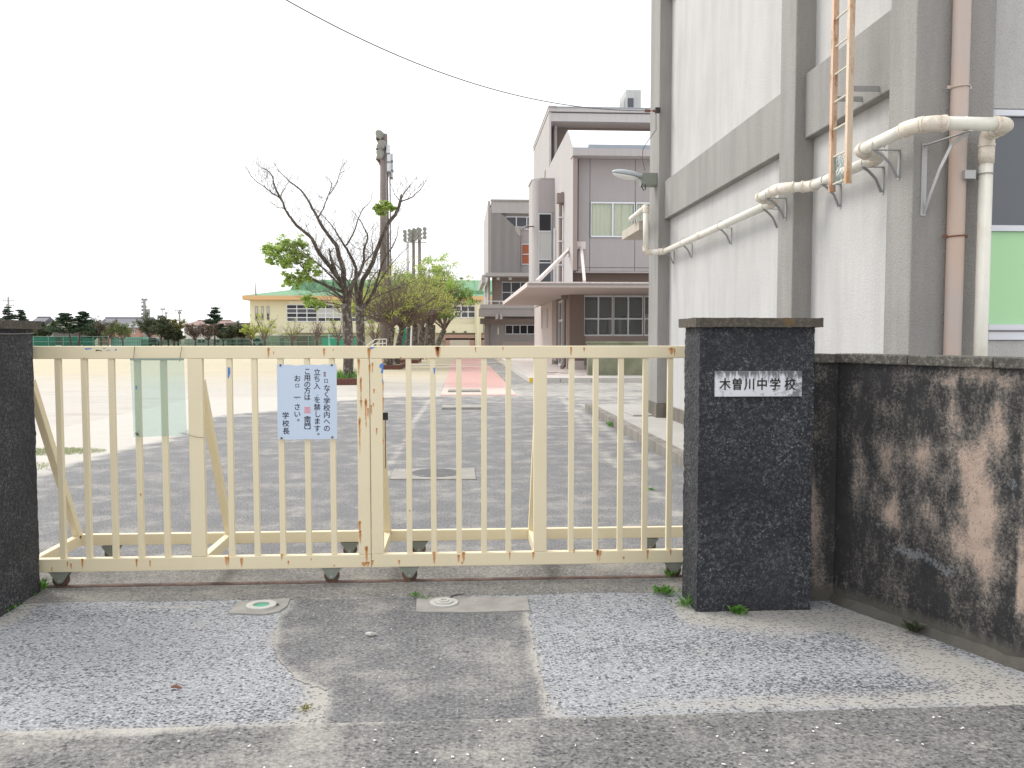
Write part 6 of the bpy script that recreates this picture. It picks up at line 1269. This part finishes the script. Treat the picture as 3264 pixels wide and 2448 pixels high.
# green sheeted equipment, nets and rail by the gymnasium
q = rc(1027, 1078, 1098, 1104, 106); tag(MB().box(q[0], q[1], 106, 107.5, -.1, q[3]).build('covered_equipment', M['green_sheet']), 'long dark green sheeted equipment box in front of the gymnasium', 'equipment')
q = rc(1128, 1080, 1141, 1104, 106); tag(MB().box(q[0], q[1], 106, 107, -.1, q[3]).build('covered_equipment', M['green_sheet']), 'short dark green sheeted box seen between the two bare trunks', 'equipment')
f0 = rc(1048, 1066, 1098, 1080, 104); t = empty('goal_frame', (f0[0], 104, 0), 'pale teal tubular frame standing before the green sheeted equipment', 'frame')
for a, b in (((f0[0], 104, 0), (f0[0], 104, f0[3])), ((f0[0], 104, f0[3]), (f0[1], 104, f0[3])), ((f0[1], 104, f0[3]), (f0[1], 104, 0)), ((f0[0], 104, f0[3]-.4), (f0[1], 104.5, f0[3]-.5)), ((f0[0], 105.2, 0), (f0[0], 104, f0[3]))): MB().tube([a, b], .06, 6).build('bar', M['net_tube'] if 'net_tube' in M else M['green_shed'], t)
q = rc(1270, 1040, 1298, 1104, 78); t = empty('net_cage', ((q[0]+q[1])/2, 78, 0), 'bright teal netting hanging between the trunks of the leafy trees', 'net')
MB().box(q[0], q[1], 78, 78.05, 0, q[3]).build('net', M['net_teal'], t); MB().box(q[0]+.4, q[1]-.2, 78.3, 78.35, 0, q[3]-.4).build('net', M['hedge_sheet'], t)
for x in (q[0], q[1]): MB().tube([(x, 77.95, 0), (x, 77.95, q[3])], .05, 6).build('post', M['alu'], t)
q = rc(1306, 1050, 1316, 1104, 80); tag(MB().box(q[0], q[1], 80, 80.4, 0, q[3]).build('locker', M['alu_blue']), 'pale blue grey cabinet glimpsed between the leafy tree trunks', 'cabinet')
for u0, u1, lb in ((1273, 1283, 'dark cover seen left of the slim forked trunk'), (1289, 1295, 'dark cover seen right of the teal netting')): q = rc(u0, 1083, u1, 1104, 76); tag(MB().box(q[0], q[1], 76, 76.5, 0, q[3]).build('dark_cover', M['house_dark']), lb, 'cover')
t = empty('ramp_handrail', (-6, 52, 0), 'white tubular handrail rising beside the second planter trees', 'handrail')
a0 = aY(1170, 1104, 46); a1 = aY(1232, 1082, 46)
for dz in (0, -.22): MB().tube([(a0.x, 46, a0.z+dz+.05), (a1.x-.6, 46, a1.z+dz), (a1.x, 46, a1.z+dz+.02)], .022, 8).build('rail', M['white_paint'], t)
for f in (.3, .55, .8, 1.): x = a0.x+(a1.x-a0.x)*f; MB().tube([(x, 46, .0), (x, 46, a0.z+(a1.z-a0.z)*f+.02)], .02, 8).build('post', M['white_paint'], t)
# parked vans glimpsed behind the fence
def van(label, u0, u1, vt, yy, mat):
    q = rc(u0, vt, u1, 1106, yy); x0, x1 = q[0], q[1]; h = max(1.3, q[3]); L = x1-x0; t = empty('parked_car', ((x0+x1)/2, yy, 0), label, 'car', 'cars parked behind the fence')
    m = MB(); m.prism([(x0, .3), (x1, .3), (x1, h*.55), (x1-L*.12, h*.6), (x1-L*.27, h*.97), (x0+L*.15, h), (x0+.02, h*.6)], yy, yy+1.7, 'y'); m.build('body', M[mat], t, bevel=.05)
    m = MB(); m.prism([(x0+L*.12, h*.62), (x1-L*.18, h*.62), (x1-L*.29, h*.92), (x0+L*.18, h*.93)], yy-.01, yy-.002, 'y'); m.build('window', M['glass_dark'], t)
    for f in (.2, .8): MB().tube([(x0+L*f, yy-.02, .3), (x0+L*f, yy+.2, .3)], .3, 14).build('wheel', M['black'], t)
van('silver car parked behind the fence at the gymnasium corner', 800, 838, 1078, 109.5, 'car_silver'); van('dark blue grey van behind the fence right of the thick pole', 470, 508, 1084, 126, 'glass_mid')

# ------------------------------------------------------------------ small plants, petals, grit in the foreground
def weed(label, p, n, h, wd, seed, r=.04, mat='weed'):
    rr = np.random.RandomState(seed); V = []; F = []
    for i in range(n):
        a = rr.uniform(0, 6.28); L = h*rr.uniform(.5, 1.1); out_ = rr.uniform(.3, 1.2); x, y = p[0]+rr.normal(0, r*.4), p[1]+rr.normal(0, r*.3); dx, dy = math.cos(a)*out_*L, math.sin(a)*out_*L; px, py = -math.sin(a)*wd, math.cos(a)*wd; k = len(V); z0_ = p[2]
        V += [(x, y, z0_), (x+dx*.5+px, y+dy*.5+py, z0_+L*.6), (x+dx, y+dy, z0_+L*.75), (x+dx*.5-px, y+dy*.5-py, z0_+L*.62)]; F.append((k, k+1, k+2, k+3))
    me = bpy.data.meshes.new('weed'); me.from_pydata(V, [], F); tag(link('weed', me, M[mat]), label, 'weed', 'weeds at the gate')
weed('green weed rosette sprouting before the right gate end beside the pillar', aZ(2117, 1890, .01), 90, .045, .007, 1, .08); weed('dry grassy weed at the front corner of the right pillar', aZ(2196, 1935, .0), 50, .09, .003, 2, .06); weed('low yellowish weed behind the corner weed of the right pillar', aZ(2178, 1925, .0), 30, .03, .005, 12, .05)
weed('leafy green weed with bright leaves at the foot of the right pillar front', aZ(2355, 1955, .0), 46, .055, .010, 3, .05); weed('small brown green weed growing from the wall foot', aZ(2912, 2015, .01), 40, .06, .010, 4, .03, 'leaf_olive'); weed('weed by the caster at the right pillar side', aZ(2135, 1840, .01), 20, .06, .006, 5, .03)
weed('bushy weed at the gate side corner of the left pillar', aZ(125, 1880, .01), 70, .08, .006, 6, .06); weed('low bright leaved weed along the left pillar foot', aZ(70, 1910, .0), 40, .04, .009, 7, .06); weed('scattered weeds at the foot of the left pillar near the view edge', aZ(20, 1945, .0), 60, .045, .007, 8, .09)
weed('tiny green weed in the joint between the valve covers', aZ(1322, 1900, .01), 30, .03, .005, 9, .03); weed('tiny weed sprig right of the tiny joint weed', aZ(1352, 1908, .01), 16, .02, .004, 10, .03); weed('grass tuft against the kerb beyond the gate', aZ(1955, 1360, .0), 60, .12, .01, 11, .12)
weed('tuft in the driveway crack near the right gate end', aZ(2075, 1563, .0), 24, .04, .005, 13, .03); weed('moss tuft on the sandy spot between paving and asphalt patch', aZ(978, 2258, .006), 60, .012, .004, 14, .05, 'leaf_yellow')
V = []; F = []; rr = np.random.RandomState(17); k = 0; n = 0
while n < 520:
    x = rr.uniform(-4, 4.2); y = rr.uniform(1.9, 5.5) if rr.rand() < .9 else rr.uniform(5.5, 9)
    d_ = 1.0 if y < 3.25 else (.5 if -1.1 < x < .6 else .18)
    if x < -.6 and y < 3.25: d_ = .4
    if y > 4.9: d_ = .45
    if rr.rand() > d_: continue
    if (1.2 < x < 1.95 and 4.45 < y < 4.9) or (WN.x*(x-WA.x)+WN.y*(y-WA.y) < .03): continue
    a = rr.uniform(0, 6.28); s_ = rr.uniform(.003, .0068)*(.7 if y > 3.3 else 1); z = .0125 if y > 4.87 else .0085; pts = []
    for j in range(7):
        an = 2*math.pi*j/7; px = math.cos(an)*s_*1.25; py = math.sin(an)*s_*.8; pts.append((x+px*math.cos(a)-py*math.sin(a), y+px*math.sin(a)+py*math.cos(a), z+.002+.0016*math.cos(an*2+a)))
    k = len(V); V += [(x, y, z+.0005)]+pts; F += [(k, k+1+j, k+1+(j+1) % 7) for j in range(7)]; n += 1
me = bpy.data.meshes.new('petals'); me.from_pydata(V, [], F); tag(link('petals', me, M['petal']), 'white fallen petals scattered on the pavement before the gate', 'petals', kind='stuff')
tag(MB().tube([aZ(545, 2190, .012), aZ(560, 2186, .016), aZ(578, 2193, .012)], [.004, .008, .004], 6).build('dry_leaf', M['rust_plain']), 'dark curled dead leaf on the pale speckled paving', 'leaf')
tag(MB().tube([aZ(1180, 2020, .01)-Vector((.02, 0, 0)), aZ(1183, 2021, .016), aZ(1190, 2021, .01)+Vector((.014, 0, 0))], [.008, .012, .006], 7).build('pebble', M['conc_light']), 'small pale pebble on the dark asphalt patch', 'pebble')
